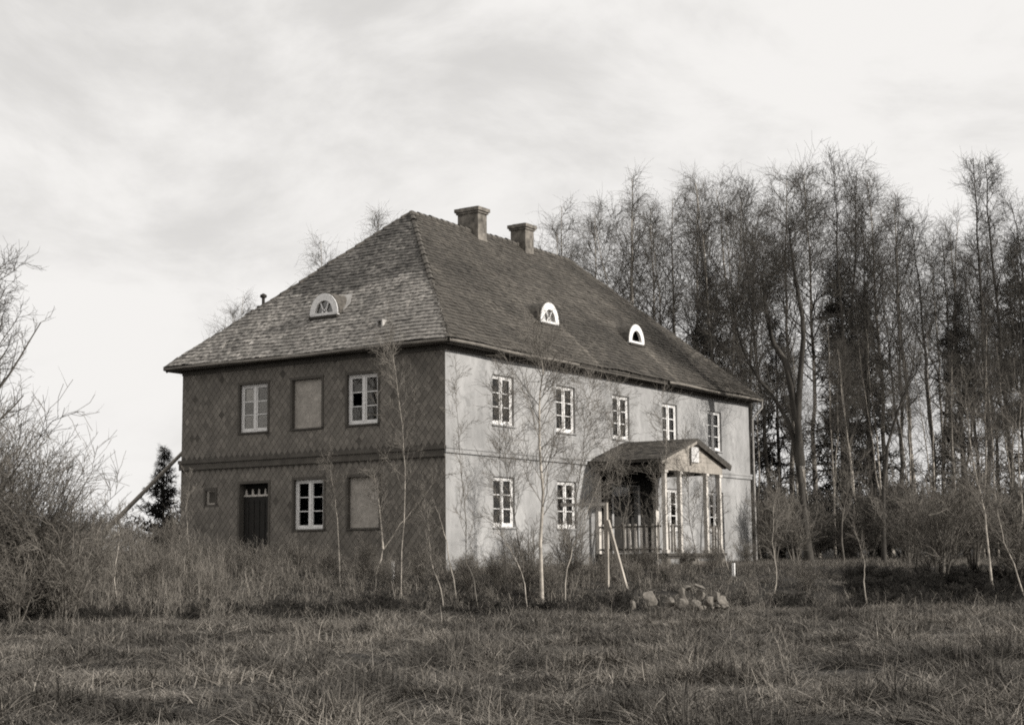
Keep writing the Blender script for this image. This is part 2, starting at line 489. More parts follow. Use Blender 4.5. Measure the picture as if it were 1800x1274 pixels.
link('downpipe', tube_mesh('downpipe', [(dp[None], np.full((1, 5), .045), 7)], 'flash', True), house)

# ---- roof
hipL = (-OV, RX0); hipR = (L_ + OV, RX1)
yl, yh, ym = -OV, W_ + OV, W_ / 2
b = MB()
E = .085
A, B_, C_, D_ = (-OV, yl, ZE - E), (L_ + OV, yl, ZE - E), (L_ + OV, yh, ZE - E), (-OV, yh, ZE - E)
P0, P1 = (RX0, ym, ZR - E), (RX1, ym, ZR - E)
b.quad(A, B_, P1, P0); b.quad(C_, D_, P0, P1); b.tri(D_, A, P0); b.tri(B_, C_, P1)
roof = b.build('roof', 'tile_back', house)

def tile_slope(o, u, vdir, nrm, length, u0f, u1f, U, mat, name, patch=None, cw=.17, ch=.20, nsingle=0, keyf=None, sdv=.2):
    """overlapping roof tiles laid in courses on a slope (o eave origin, u along, vdir up)"""
    o, u, vdir, nrm = map(lambda a: np.array(a, float), (o, u, vdir, nrm))
    sag = lambda uu, vv: .03 * math.sin(uu * .62 + 1.1) * math.sin(vv * .55 + .8) + .014 * math.sin(uu * 1.9 + vv * 1.3)
    tiles = []
    for i in range(int(length / ch) + 1):
        off = (i % 2) * cw / 2 + RNG.uniform(-.02, .02)
        for k in range(-1, int(U / cw) + 2):
            ua, ub = k * cw + off + .004, (k + 1) * cw + off - .004
            va = i * ch - .03 + RNG.normal(0, .008); vb = min(va + ch + .07, length)
            if vb - va < .05: continue
            lo, hi = u0f(max(va, 0)), u1f(max(va, 0)); lo2, hi2 = u0f(vb), u1f(vb)
            if ub <= lo or ua >= hi: continue
            c = [max(ua, lo), min(ub, hi), min(ub, hi2), max(ua, lo2)]
            whole = c == [ua, ub, ub, ua]
            if c[2] < c[3]: c[2] = c[3] = (c[2] + c[3]) / 2
            tiles.append((c, va, vb, whole, float(np.clip(RNG.normal(1, sdv), .45, 1.7)) * (patch(ua, va) if patch else 1), RNG.normal(0, .005)))
    full = [t for t in tiles if t[3]]
    if nsingle:
        full.sort(key=lambda t: keyf(t[0][0], t[1])); pick = set(map(id, full[:nsingle]))
    else: pick = set()
    h = cw / 2 - .004; ln = ch + .07
    def corners(c, va, vb, dz):
        p = lambda uu, vv, z: o + u * uu + vdir * vv + nrm * (z + dz + sag(uu, vv))
        return [p(c[0], va, .034), p(c[1], va, .034), p(c[2], vb, .006), p(c[3], vb, .006),
                p(c[0], va, .010), p(c[1], va, .010), p(c[2], vb, -.012), p(c[3], vb, -.012)]
    F = np.array([(0, 1, 2, 3), (4, 5, 1, 0), (5, 6, 2, 1), (7, 4, 0, 3)])
    V, Q, T = [], [], []
    for t in tiles:
        if id(t) in pick: continue
        n = len(V); V += corners(t[0], t[1], t[2], t[5])
        Q.append(F + n); T += [t[4]] * 4
    ob = link(name, mesh_np(name, V, np.concatenate(Q), None, mat, tint=T), roof)
    ob['kind'] = 'stuff'
    if pick:
        loc = [(-h, 0, .034), (h, 0, .034), (h, ln, .006), (-h, ln, .006), (-h, 0, .01), (h, 0, .01), (h, ln, -.012), (-h, ln, -.012)]
        tv = np.linspace(.7, 1.3, 8)
        pr = [mesh_np('roof_tile', loc, F, None, mat, tint=np.full(4, x)) for x in tv]
        Bm = Matrix(((u[0], vdir[0], nrm[0], 0), (u[1], vdir[1], nrm[1], 0), (u[2], vdir[2], nrm[2], 0), (0, 0, 0, 1)))
        for t in full[:nsingle]:
            pos = o + u * ((t[0][0] + t[0][1]) / 2) + vdir * t[1] + nrm * (t[5] + sag(t[0][0], t[1]))
            q = link('roof_tile', pr[int(np.argmin(abs(tv - t[4])))], roof)
            q.matrix_local = Matrix.Translation(pos) @ Bm

rise = ZR - ZE
runF = ym + OV; lenF = math.hypot(rise, runF); UF = L_ + 2 * OV
runE = RX0 + OV; lenE = math.hypot(rise, runE); UE = W_ + 2 * OV
hr = L_ + OV - RX1
def front_patch(u, v):
    x = u - OV
    if 8.75 < x < 14.6 and v < 3.0: return .80
    if abs(x - 8.68) < .11 and v < 3.3: return 1.55
    if abs(x - 14.75) < .12 and v < 1.9: return 1.4
    return 1.0
tile_slope((-OV, yl, ZE), (1, 0, 0), (0, runF / lenF, rise / lenF), (0, -rise / lenF, runF / lenF), lenF,
           lambda v: runE * v / lenF, lambda v: UF - hr * v / lenF, UF, 'tile_south', 'tile_field', front_patch, nsingle=200,
           keyf=lambda u, v: u * .8 + v * .5, sdv=.15)
def end_patch(u, v):
    return .50 + .08 * math.sin(u * 3) if v > 3.7 + .35 * math.sin(u * .9) else 1.0
tile_slope((-OV, yh, ZE), (0, -1, 0), (runE / lenE, 0, rise / lenE), (-rise / lenE, 0, runE / lenE), lenE,
           lambda v: UE / 2 * v / lenE, lambda v: UE - UE / 2 * v / lenE, UE, 'tile_north', 'tile_field', end_patch, nsingle=100,
           keyf=lambda u, v: (UE - u) * .8 + v * .5, sdv=.17)
tile_slope((L_ + OV, yh, ZE), (-1, 0, 0), (0, -runF / lenF, rise / lenF), (0, rise / lenF, runF / lenF), lenF,
           lambda v: hr * v / lenF, lambda v: UF - runE * v / lenF, UF, 'tile_south', 'tile_field', cw=.4, ch=.5)
lenH = math.hypot(rise, hr)
tile_slope((L_ + OV, yl, ZE), (0, 1, 0), (-hr / lenH, 0, rise / lenH), (rise / lenH, 0, hr / lenH), lenH,
           lambda v: UE / 2 * v / lenH, lambda v: UE - UE / 2 * v / lenH, UE, 'tile_south', 'tile_field', cw=.4, ch=.5)

def caps(name, a, c, n):
    a, c = np.array(a, float), np.array(c, float)
    sets = []
    for i in range(n):
        p, q = a + (c - a) * i / n, a + (c - a) * (i + 1.12) / n
        dz = RNG.normal(0, .012)
        sets.append((np.array([[p + (0, 0, .0 + dz), q + (0, 0, -.02 + dz)]]), np.array([[.125, .105]]), 8))
    link(name, tube_mesh(name, sets, 'cap'), roof)
up = np.array((0, 0, .02))
caps('ridge_cap', np.array((RX0, ym, ZR)) - up, np.array((RX1, ym, ZR)) - up, 30)
caps('hip_cap', np.array(A) - up, np.array((RX0, ym, ZR)) - up, 26)
caps('hip_cap', np.array(D_) - up, np.array((RX0, ym, ZR)) - up, 26)
caps('hip_cap', np.array(B_) - up, np.array((RX1, ym, ZR)) - up, 26)
caps('hip_cap', np.array(C_) - up, np.array((RX1, ym, ZR)) - up, 26)

# ---- chimneys
def chimney(x0, x1, y0, y1, z):
    b = MB()
    b.box(x0, x1, y0, y1, 11.6, z - .22)
    o = b.build('chimney', 'brick', roof)
    c = MB()
    c.box(x0 - .05, x1 + .05, y0 - .05, y1 + .05, z - .22, z - .14)
    c.box(x0 - .10, x1 + .10, y0 - .10, y1 + .10, z - .138, z)
    c.box(x0 + .05, x1 - .05, y0 + .05, y1 - .05, z + .002, z + .05)
    c.build('chimney_cap', 'brick', o)
    f = MB()
    f.box(x0 - .03, x1 + .03, y0 - .03, y1 + .03, 11.6, 12.36 if x0 < 11 else 12.33)
    f.build('chimney_flashing', 'brick', o)
chimney(9.42, 10.02, 5.25, 6.20, 13.56)
chimney(12.76, 13.38, 5.25, 5.96, 13.50)

# ---- eyebrow dormers
def dormer(place, glazed):
    n = 14
    th = np.linspace(0, math.pi, n)
    def arc(a, h): return np.stack([-a * np.cos(th), h * np.sin(th)], -1)
    def ring(o_, i_, ya, yb):
        b = MB()
        for k in range(n - 1):
            p, q, r, s = o_[k], o_[k + 1], i_[k + 1], i_[k]
            b.hexa([(p[0], ya, p[1]), (s[0], ya, s[1]), (r[0], ya, r[1]), (q[0], ya, q[1]), (p[0], yb, p[1]), (s[0], yb, s[1]), (r[0], yb, r[1]), (q[0], yb, q[1])])
        return b
    d = ring(arc(.69, .80), arc(.63, .74), -.03, 1.15)
    o = d.build('dormer', 'dormer', house, False)
    o.parent = roof
    o.matrix_local = place @ Matrix.Diagonal((.93, 1, .93, 1))
    fr = ring(arc(.66, .765), arc(.42, .50), -.06, .05)
    fr.box(-.64, .64, -.05, .05, -.06, .045)
    f = fr.build('arch_frame', 'white', o)
    if glazed:
        mu = MB()
        for ang in (R(62), R(118)):
            mu.bar((0, .0, .03), (.42 * math.cos(ang), .0, .5 * math.sin(ang)), .04, .04, (0, 1, 0))
        a1, a2 = arc(.13, .15), arc(.02, .02)
        for k in range(n - 1):
            mu.hexa([(a1[k][0], -.02, a1[k][1] + .04), (a2[k][0], -.02, a2[k][1] + .04), (a2[k + 1][0], -.02, a2[k + 1][1] + .04), (a1[k + 1][0], -.02, a1[k + 1][1] + .04),
                     (a1[k][0], .02, a1[k][1] + .04), (a2[k][0], .02, a2[k][1] + .04), (a2[k + 1][0], .02, a2[k + 1][1] + .04), (a1[k + 1][0], .02, a1[k + 1][1] + .04)])
        mu.build('muntin', 'white', o)
        g = MB(); e = arc(.43, .51)
        for k in range(n - 1): g.tri((0, .03, .0), (e[k][0], .03, e[k][1]), (e[k + 1][0], .03, e[k + 1][1]))
        g.build('pane', 'glass', o)
    bk = MB(); e = arc(.62, .73)
    for k in range(n - 1): bk.tri((0, .20, .0), (e[k][0], .20, e[k][1]), (e[k + 1][0], .20, e[k + 1][1]))
    bk.build('dormer_dark_back', 'dark', o)  # black sheet that paints the unlit inside of the dormer
    ap = MB(); ap.box(-.66, .66, -.12, .06, -.16, -.061)
    ap.build('apron', 'tile_back', o)
RL = Matrix.Rotation(R(-90), 4, 'Z')
dormer(Matrix.Translation((1.02, 5.71, 8.34)) @ RL, True)
dormer(Matrix.Translation((7.95, 1.20, 8.50)), True)
dormer(Matrix.Translation((14.36, 1.20, 8.50)), False)
# pale flashing sheet beside the end dormer, small vent, stove pipe
nE = np.array((-rise / lenE, 0, runE / lenE)) * .06
b = MB()
pts = [np.array(p) + nE for p in ((1.9, 5.55, 0), (1.95, 5.25, 0), (1.50, 4.98, 0), (1.2, 5.03, 0))]
for p in pts: p[2] = ZE + (p[0] + OV) * rise / runE + .06
b.hexa([pts[0] - nE * .2, pts[1] - nE * .2, pts[2] - nE * .2, pts[3] - nE * .2, *pts])
b.build('flashing_sheet', 'flash', roof)
b = MB()
vx, vy = .33, 2.76; vz = ZE + (vx + OV) * rise / runE
for dy in (-.10, .10): b.box(vx - .10, vx + .1, vy + dy - .03, vy + dy + .03, vz - .1, vz + .16)
b.box(vx - .12, vx + .1, vy - .13, vy + .13, vz + .161, vz + .2)
b.build('roof_vent', 'flash', roof)
px_, py_ = 2.12, 9.5; pz = 9.1
P = np.array([(px_, py_, pz - .5), (px_, py_, pz + .34)])
P2 = np.array([(px_, py_, pz + .30), (px_, py_, pz + .36), (px_, py_, pz + .44), (px_, py_, pz + .5)])
P3 = np.array([(px_ - .02, py_ + .16, pz - .5), (px_ - .02, py_ + .16, pz + .06)])
pp = link('stove_pipe', tube_mesh('stove_pipe', [(P[None], np.full((1, 2), .055), 8), (P2[None], np.array([[.02, .12, .12, .02]]), 8), (P3[None], np.full((1, 2), .10), 6)], 'pipe', True), roof)

# ---- windows
def window_meshes():
    w, h = WW, WH
    b = MB(); y0, y1 = .085, .16
    b.box(-w / 2, -w / 2 + .07, y0, y1, 0, h); b.box(w / 2 - .07, w / 2, y0, y1, 0, h)
    b.box(-w / 2 + .07, w / 2 - .07, y0, y1, h - .07, h); b.box(-w / 2 + .07, w / 2 - .07, y0, y1, 0, .07)
    b.box(-.045, .045, y0 - .015, y1, .07, h - .07)
    frame = b.mesh('window', 'white')
    sw, sh = w / 2 - .07 - .045, h - .14
    s = MB()
    for x0, x1, z0, z1 in ((0, .05, 0, sh), (sw - .05, sw, 0, sh), (.05, sw - .05, 0, .06), (.05, sw - .05, sh - .05, sh)):
        s.box(x0, x1, .004, .05, z0, z1)
    for k in (1, 2):
        z = .06 + (sh - .11) * k / 3
        s.box(.05, sw - .05, .010, .045, z - .016, z + .016)
    sash = s.mesh('sash', 'white')
    ph = (sh - .11) / 3 - .032; pw = sw - .10
    g = MB(); g.box(0, pw, 0, .004, 0, ph)
    pane = g.mesh('pane', 'glass')
    si = MB(); si.hexa([(-w / 2 - .05, -.05, -.06), (w / 2 + .05, -.05, -.06), (w / 2 + .05, .085, -.06), (-w / 2 - .05, .085, -.06),
                        (-w / 2 - .05, -.05, -.03), (w / 2 + .05, -.05, -.03), (w / 2 + .05, .085, .004), (-w / 2 - .05, .085, .004)])
    return frame, sash, pane, si.mesh('sill', 'stucco'), si.mesh('sill', 'trim_dark'), sw, sh, pw, ph
WM = window_meshes()
def window(place, dark_sill=False, missing=(), no_sash=(), open_sash=None, label=None):
    frame, sash, pane, sl1, sl2, sw, sh, pw, ph = WM
    o = link('window', frame, house); o.matrix_local = place
    if label: o['label'] = label
    link('sill', sl2 if dark_sill else sl1, o)
    for si, x0 in ((0, -WW / 2 + .07), (1, .045)):
        if si not in no_sash:
            s = link('sash', sash, o); s.location = (x0, .10, .07)
        for k in range(3):
            if (si, k) in missing: continue
            p = link('pane', pane, o)
            p.location = (x0 + .05, .125, .07 + .06 + (sh - .11) * k / 3 + (.016 if k else 0))
            p.rotation_euler = (RNG.normal(0, .006), 0, RNG.normal(0, .008))
for i, c in enumerate(FX):
    window(Matrix.Translation((c, 0, UZ)))
    if i != 2: window(Matrix.Translation((c, 0, LZ)))
def endp(y, z): return Matrix.Translation((0, y, z)) @ RL
window(endp(LY[0], UZ), True, label='window with a pale strip hanging behind its panes')
window(endp(LY[2], UZ), True, missing=((0, 1),), label='window with one broken pane showing black')
window(endp(5.47, LZ), True, missing=tuple((a, k) for a in (0, 1) for k in range(3)))
# loose strip of curtain inside the first end window
b = MB(); b.box(-.10, -.02, .19, .21, .02, .95); o = b.build('curtain_strip', 'white', house); o.matrix_local = endp(LY[0], UZ)
# blind (walled-up) windows
for y, z in ((LY[1], UZ), (3.20, LZ)):
    b = MB(); b.box(-WW / 2 + .002, WW / 2 - .002, .11, .30, .002, WH - .002)
    o = b.build('blind_panel', 'panel', house); o.matrix_local = endp(y, z)
    s = link('sill', WM[4], o)
# dark trim around end openings
for x0, x1, a, c in end_holes:
    b = MB()
    b.box(x0 - .085, x0 - .002, -.028, .0, a - (.0 if a > .1 else -.0), c); b.box(x1 + .002, x1 + .085, -.028, .0, a, c)
    b.box(x0 - .085, x1 + .085, -.032, .0, c + .002, c + .085)
    o = b.build('opening_trim', 'slate_back', house); o.matrix_local = ML
# end door
dx0, dx1, da, dc = DOOR
b = MB(); b.box(dx0 + .01, dx1 - .01, .2, .26, da, dc - .42)
for k in range(5):
    xx = dx0 + .03 + (dx1 - dx0 - .06) * k / 5; b.box(xx, xx + .2, .18, .199, da + .1, dc - .55)
door = b.build('door', 'door', house); door.matrix_local = ML; door['label'] = 'dark plank door with a row of small transom lights'
b = MB(); b.box(dx0 + .01, dx1 - .01, .19, .27, dc - .42, dc - .36)
for k in range(5):
    xx = dx0 + .10 + (dx1 - dx0 - .14) * k / 4; b.hexa([(xx - .045, .2, dc - .36), (xx + .045, .2, dc - .36), (xx + .045, .25, dc - .36), (xx - .045, .25, dc - .36), (xx - .012, .2, dc - .17), (xx + .012, .2, dc - .17), (xx + .012, .25, dc - .17), (xx - .012, .25, dc - .17)])
b.build('transom', 'white_old', door)
b = MB(); b.box(dx0 + .01, dx1 - .01, .27, .28, dc - .36, dc - .01); b.build('transom_pane', 'dark', door)
b = MB(); b.box(dx1 - .16, dx1 - .12, .12, .18, .95, 1.1); b.build('handle', 'gutter', door)
# little window
vx0, vx1, va, vc = VENT
b = MB(); b.box(vx0, vx0 + .10, .05, .12, va, vc); b.box(vx1 - .04, vx1, .05, .12, va, vc); b.box(vx0 + .1, vx1 - .04, .05, .12, vc - .05, vc); b.box(vx0 + .1, vx1 - .04, .05, .12, va, va + .05)
vw = b.build('vent_window', 'panel', house); vw.matrix_local = ML
b = MB(); b.box(vx0 + .1, vx1 - .04, .09, .10, va + .05, vc - .05); b.build('pane', 'trim_dark', vw)

# ---- porch
PXC, PY, HW = 11.2, -2.70, 2.15
porch = link('porch', (lambda b: (b.box(PXC - HW - .1, PXC + HW + .1, PY - .11, PY + .11, 3.14, 3.36),
      b)[-1])(MB()).mesh('porch', 'porch_wood'), house)
b = MB(); b.box(PXC - HW - .1, PXC - HW + .12, PY + .112, -.01, 3.14, 3.36); b.build('side_beam', 'porch_dark', porch)  # side beams coloured dark to give the porch side its shade
b = MB(); b.box(PXC + HW - .12, PXC + HW + .1, PY + .112, -.01, 3.14, 3.36); b.build('side_beam', 'porch_dark', porch)
# roof of the porch
RHW, APEX, EVE, YF = 2.75, 4.25, 3.40, PY - .25
for s in (-1, 1):
    b = MB()
    e, a = np.array((PXC + s * RHW, 0, EVE)), np.array((PXC, 0, APEX))
    n = np.array((s * (APEX - EVE), 0, RHW)); n /= np.linalg.norm(n); t = n * .09
    if s < 0: b.hexa([(*e[:1], YF, e[2]), (a[0], YF, a[2]), (a[0], -.01, a[2]), (e[0], -.01, e[2]), *[np.array(q) + t for q in ((e[0], YF, e[2]), (a[0], YF, a[2]), (a[0], -.01, a[2]), (e[0], -.01, e[2]))]])
    else: b.hexa([(a[0], YF, a[2]), (e[0], YF, e[2]), (e[0], -.01, e[2]), (a[0], -.01, a[2]), *[np.array(q) + t for q in ((a[0], YF, a[2]), (e[0], YF, e[2]), (e[0], -.01, e[2]), (a[0], -.01, a[2]))]])
    pr = b.build('porch_roof', 'porch_dark', porch)
    # shingle courses
    sl = (a - e); ls = np.linalg.norm(sl); sl = sl / ls
    V, Q, T = [], [], []
    F = np.array([(0, 1, 2, 3), (4, 5, 1, 0), (5, 6, 2, 1), (7, 4, 0, 3)])
    if s > 0: F = F[:, ::-1]
    for i in range(int(ls / .22)):
        for k in range(12):
            ya = YF + k * (-YF) / 12 + .005; yb = ya - YF / 12 - .01
            va, vb = i * .22 - .03 + RNG.normal(0, .012), min(i * .22 + .27, ls)
            def pt(y, v, z): return np.array((e[0], y, e[2])) + sl * v + n * (.09 + z)
            n0 = len(V)
            V += [pt(yb, va, .035), pt(ya, va, .035), pt(ya, vb, .012), pt(yb, vb, .012), pt(yb, va, .003), pt(ya, va, .003), pt(ya, vb, .002), pt(yb, vb, .002)]
            Q.append(F + n0); T += [float(np.clip(RNG.normal(1, .3), .5, 1.8))] * 4
    o = link('shingle_field', mesh_np('shingle_field', V, np.concatenate(Q), None, 'porch_roof', tint=T), porch); o['kind'] = 'stuff'
# pediment boards
for k in range(5):
    z0, z1 = 3.365 + k * .165, 3.365 + (k + 1) * .165 - .008
    f = lambda z: RHW * max(0, (APEX - .02 - z)) / (APEX - EVE)
    b = MB(); wa, wb = min(f(z0), RHW - .12), f(z1)
    b.hexa([(PXC - wa, PY - .10, z0), (PXC + wa, PY - .10, z0), (PXC + wa, PY - .06, z0), (PXC - wa, PY - .06, z0), (PXC - wb, PY - .10, z1), (PXC + wb, PY - .10, z1), (PXC + wb, PY - .06, z1), (PXC - wb, PY - .06, z1)])
    b.build('pediment_board', 'porch_wood', porch)
for s in (-1, 1):
    b = MB(); b.bar((PXC + s * (RHW - .02), YF + .03, EVE - .03), (PXC, YF + .03, APEX - .03), .05, .13)
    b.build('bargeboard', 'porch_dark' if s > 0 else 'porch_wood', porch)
b = MB(); b.box(PXC - .28, PXC + .30, PY - .15, PY - .102, 3.50, 4.04)
sg = b.build('pediment_panel', 'plate', porch); sg['label'] = 'blank white square panel on the porch gable'
b = MB(); b.box(PXC - .36, PXC - .29, PY - .14, PY - .102, 3.38, 4.06); b.build('pediment_batten', 'porch_dark', porch)
b = MB(); b.box(PXC - HW + .13, PXC + HW - .13, PY + .12, -.02, 3.30, 3.34); b.build('porch_ceiling', 'porch_dark', porch)
for cx in (9.08, 10.20, 12.26, 13.36):
    b = MB(); b.box(cx - .07, cx + .07, PY - .07, PY + .07, .42, 3.05); b.box(cx - .10, cx + .10, PY - .10, PY + .10, .30, .418); b.box(cx - .11, cx + .11, PY - .105, PY + .105, 3.052, 3.138)
    b.build('column', 'white_old', porch)
for cx in (9.08, 13.36):
    b = MB(); b.box(cx - .11, cx + .11, -.13, -.005, .30, 3.138); b.build('pilaster', 'white_old', porch)
dk = MB(); dk.box(8.95, 13.5, PY - .12, -.02, .10, .20)
dk = dk.build('deck', 'porch_dark', porch)
for k in range(14):
    b = MB(); w = (2.82) / 14; y = PY - .18 + k * w; b.box(8.9, 13.55, y + .004, y + w - .004, .202, .298); b.build('deck_plank', 'porch_dark', dk)
for x, y in ((9.1, PY), (9.1, -1.2), (11.2, PY), (13.36, PY), (13.36, -1.2)):
    b = MB(); b.box(x - .12, x + .12, y - .12, y + .12, ZB, .098); b.build('footing', 'stone', dk)
for k, (z, y) in enumerate(((.02, PY - .42), (-.16, PY - .70))):
    b = MB(); b.box(10.3, 12.2, y, y + .30, z - .16, z); b.build('step', 'stone', porch)
def railing(a, c, n):
    a, c = np.array(a, float), np.array(c, float)
    b = MB(); b.bar(a + (0, 0, .92), c + (0, 0, .92), .07, .06); b.bar(a + (0, 0, .14), c + (0, 0, .14), .05, .06)
    r = b.build('railing', 'porch_dark', porch)
    for i in range(n):
        p = a + (c - a) * (i + .5) / n
        if RNG.random() < .12: continue
        q = MB(); q.bar(p + (0, 0, .02), p + (RNG.normal(0, .015), RNG.normal(0, .015), 1.0 + RNG.normal(0, .03)), .085, .025, (1, 0, 0)); q.build('picket', 'white_old', r)
railing((9.0, PY + .12, .30), (9.0, -.16, .30), 11)
railing((9.2, PY - .02, .30), (10.1, PY - .02, .30), 4)
railing((12.36, PY - .02, .30), (13.28, PY - .02, .30), 4)
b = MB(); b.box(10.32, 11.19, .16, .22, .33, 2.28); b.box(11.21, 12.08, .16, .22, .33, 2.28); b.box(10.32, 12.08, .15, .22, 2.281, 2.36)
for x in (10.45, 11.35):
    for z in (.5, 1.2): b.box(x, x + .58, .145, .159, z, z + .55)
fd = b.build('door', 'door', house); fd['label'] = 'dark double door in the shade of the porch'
b = MB(); b.box(10.34, 12.06, .18, .19, 2.37, 2.73); b.build('transom_pane', 'glass', fd)
b = MB(); b.box(11.1, 11.14, .1, .145, 1.25, 1.4); b.build('handle', 'gutter', fd)
for k in range(22):  # boards added to the back wall, porch shade painted as near-black
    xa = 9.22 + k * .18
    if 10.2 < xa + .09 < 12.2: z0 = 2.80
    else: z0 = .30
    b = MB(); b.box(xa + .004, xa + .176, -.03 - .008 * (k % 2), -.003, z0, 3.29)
    b.build('porch_shade_board', 'dark', porch)
#VEGETATION
# ------------------------------------------------------------------ plants: growing
def sub(P, Rd, n, t0, t1, ang, length, k, rng, lift=0.0, wig=0.12, rmax=.05, rrel=.6, rtip=.25, taper=.6, len_sd=.25, rmin=.004, rel=0.0):
    """n side branches on every polyline of P; lift > 0 bends up, < 0 weeps down"""
    Nn, kp, _ = P.shape
    t = t0 + (t1 - t0) * ((np.arange(n)[None] + rng.uniform(0, 1, (Nn, n))) / n)
    x = t * (kp - 1); i = np.clip(x.astype(int), 0, kp - 2); f = (x - i)[..., None]
    row = np.arange(Nn)[:, None]
    p = P[row, i] * (1 - f) + P[row, i + 1] * f
    T = P[row, i + 1] - P[row, i]; T = T / (np.linalg.norm(T, axis=-1, keepdims=True) + 1e-9)
    r = Rd[row, i] * (1 - f[..., 0]) + Rd[row, i + 1] * f[..., 0]
    rv = rng.normal(0, 1, T.shape); rv -= (rv * T).sum(-1, keepdims=True) * T; rv /= np.linalg.norm(rv, axis=-1, keepdims=True) + 1e-9
    a = np.radians(rng.normal(ang, ang * .22, t.shape))[..., None]
    d = np.cos(a) * T + np.sin(a) * rv
    ln = (length(t) if callable(length) else np.full(t.shape, length)) * np.clip(rng.normal(1, len_sd, t.shape), .35, 1.8)
    if rel:
        pl = np.linalg.norm(np.diff(P, axis=1), axis=2).sum(1)[:, None]; ln = np.minimum(ln, pl * rel)
    p = p.reshape(-1, 3); d = d.reshape(-1, 3); ln = ln.reshape(-1); r = np.clip(r.reshape(-1) * rrel, rmin, rmax)
    out = np.empty((len(p), k, 3)); out[:, 0] = p
    st = (ln / (k - 1))[:, None]
    for j in range(1, k):
        out[:, j] = out[:, j - 1] + d * st
        d = d + np.array([0, 0, lift]) + rng.normal(0, wig, d.shape); d /= np.linalg.norm(d, axis=1, keepdims=True) + 1e-9
    rr = r[:, None] * (1 - (1 - rtip) * np.linspace(0, 1, k)[None] ** taper)
    return out, rr

def stem(h, r, k, rng, lean=(0, 0), wig=.03, top=.12, pts=None):
    if pts is not None:
        P = np.array(pts, float)
    else:
        z = np.linspace(0, 1, k)
        P = np.stack([lean[0] * z ** 1.4 * h, lean[1] * z ** 1.4 * h, z * h], -1)
        P[1:, :2] += np.cumsum(rng.normal(0, wig, (k - 1, 2)), 0) * h / k
    t = np.linspace(0, 1, len(P))
    Rd = r * (1 - (1 - top) * t) * (1 + .35 * np.exp(-t * 22))
    return P[None], Rd[None]

def fork(P, Rd, h, rng):
    """adds a second leader that parts from the stem"""
    i = int(rng.integers(4, 7)); k = P.shape[1]
    a = rng.uniform(0, 6.28); t = np.linspace(0, 1, k)
    Q = P[0, i] + np.stack([np.cos(a) * t ** .8 * h * .1, np.sin(a) * t ** .8 * h * .1, t * (h * rng.uniform(.85, .97) - P[0, i, 2])], -1)
    Q[1:, :2] += np.cumsum(rng.normal(0, .05, (k - 1, 2)), 0) * h / k
    rq = Rd[0, i] * .75 * (1 - .85 * t)
    return np.concatenate([P, Q[None]]), np.concatenate([Rd, rq[None]])

def grow_birch(seed, h=20.0, r=.15, weep=-.16, n1=34, bark='bark_birch', clear=.36, spread=.26, dense=1.0):
    rng = np.random.default_rng(seed)
    P, Rd = stem(h, r, 16, rng, rng.normal(0, .025, 2), .05)
    if seed % 2:
        P, Rd = fork(P, Rd, h, rng); n1 = n1 // 2 + 2
    prof = lambda t: h * spread * np.clip(1.15 - t, .1, 1) * np.clip((t - clear) * 6 + .35, .3, 1)
    B, br = sub(P, Rd, n1, clear, .985, 40, prof, 7, rng, .07, .08, .06, rmin=.02)
    S, sr = sub(B, br, 8, .15, 1, 40, lambda t: h * .09 * (1.25 - .6 * t), 5, rng, .0, .11, .02, rmin=.011, rtip=.5, rel=.5)
    Tw, tr = sub(S, sr, int(4 * dense), .1, 1, 40, h * .065, 4, rng, weep, .10, .0085, .75, rmin=.007, rtip=.6, rel=.75)
    T2, t2 = sub(B, br, int(8 * dense), .2, 1, 46, h * .07, 4, rng, weep * .9, .10, .0085, .75, rmin=.007, rtip=.6, rel=.5)
    T3, t3 = sub(Tw, tr, 1, .3, .95, 36, h * .036, 3, rng, weep, .1, .006, .85, rmin=.0055, rtip=.6)
    return (tube_mesh('trunk', [(P, Rd, 8)], bark, True), tube_mesh('crown', [(B, br, 4), (S, sr, 3), (Tw, tr, 3), (T2, t2, 3), (T3, t3, 3)], 'twig'))

def grow_alder(seed, h=20.0, r=.15, n1=32, clear=.42, bark='bark_dark', tw='twig_dark', spread=.2):
    rng = np.random.default_rng(seed)
    P, Rd = stem(h, r, 16, rng, rng.normal(0, .03, 2), .06, .1)
    if seed % 3 == 0:
        P, Rd = fork(P, Rd, h, rng); n1 = n1 // 2 + 2
    prof = lambda t: h * spread * np.clip(1.2 - t, .12, 1) * np.clip((t - clear) * 7 + .3, .25, 1)
    B, br = sub(P, Rd, n1, clear, .985, 40, prof, 6, rng, .10, .10, .075, rmin=.022)
    S, sr = sub(B, br, 8, .15, 1, 42, lambda t: h * .08 * (1.2 - .5 * t), 5, rng, .07, .13, .021, rmin=.011, rtip=.5, rel=.5)
    Tw, tr = sub(S, sr, 4, .1, 1, 44, h * .045, 4, rng, .05, .14, .009, .75, rmin=.0075, rtip=.6, rel=.75)
    T2, t2 = sub(P, Rd, 14, .1, clear + .1, 62, h * .075, 5, rng, .03, .2, .02, .3, rmin=.012)
    T4, t4 = sub(T2, t2, 4, .2, 1, 45, h * .03, 3, rng, .03, .2, .009, .7, rmin=.0075)
    T3, t3 = sub(Tw, tr, 1, .3, .95, 42, h * .027, 3, rng, .03, .14, .006, .85, rmin=.0055, rtip=.6)
    return (tube_mesh('trunk', [(P, Rd, 8)], bark, True), tube_mesh('crown', [(B, br, 4), (S, sr, 3), (Tw, tr, 3), (T2, t2, 3), (T3, t3, 3), (T4, t4, 3)], tw))

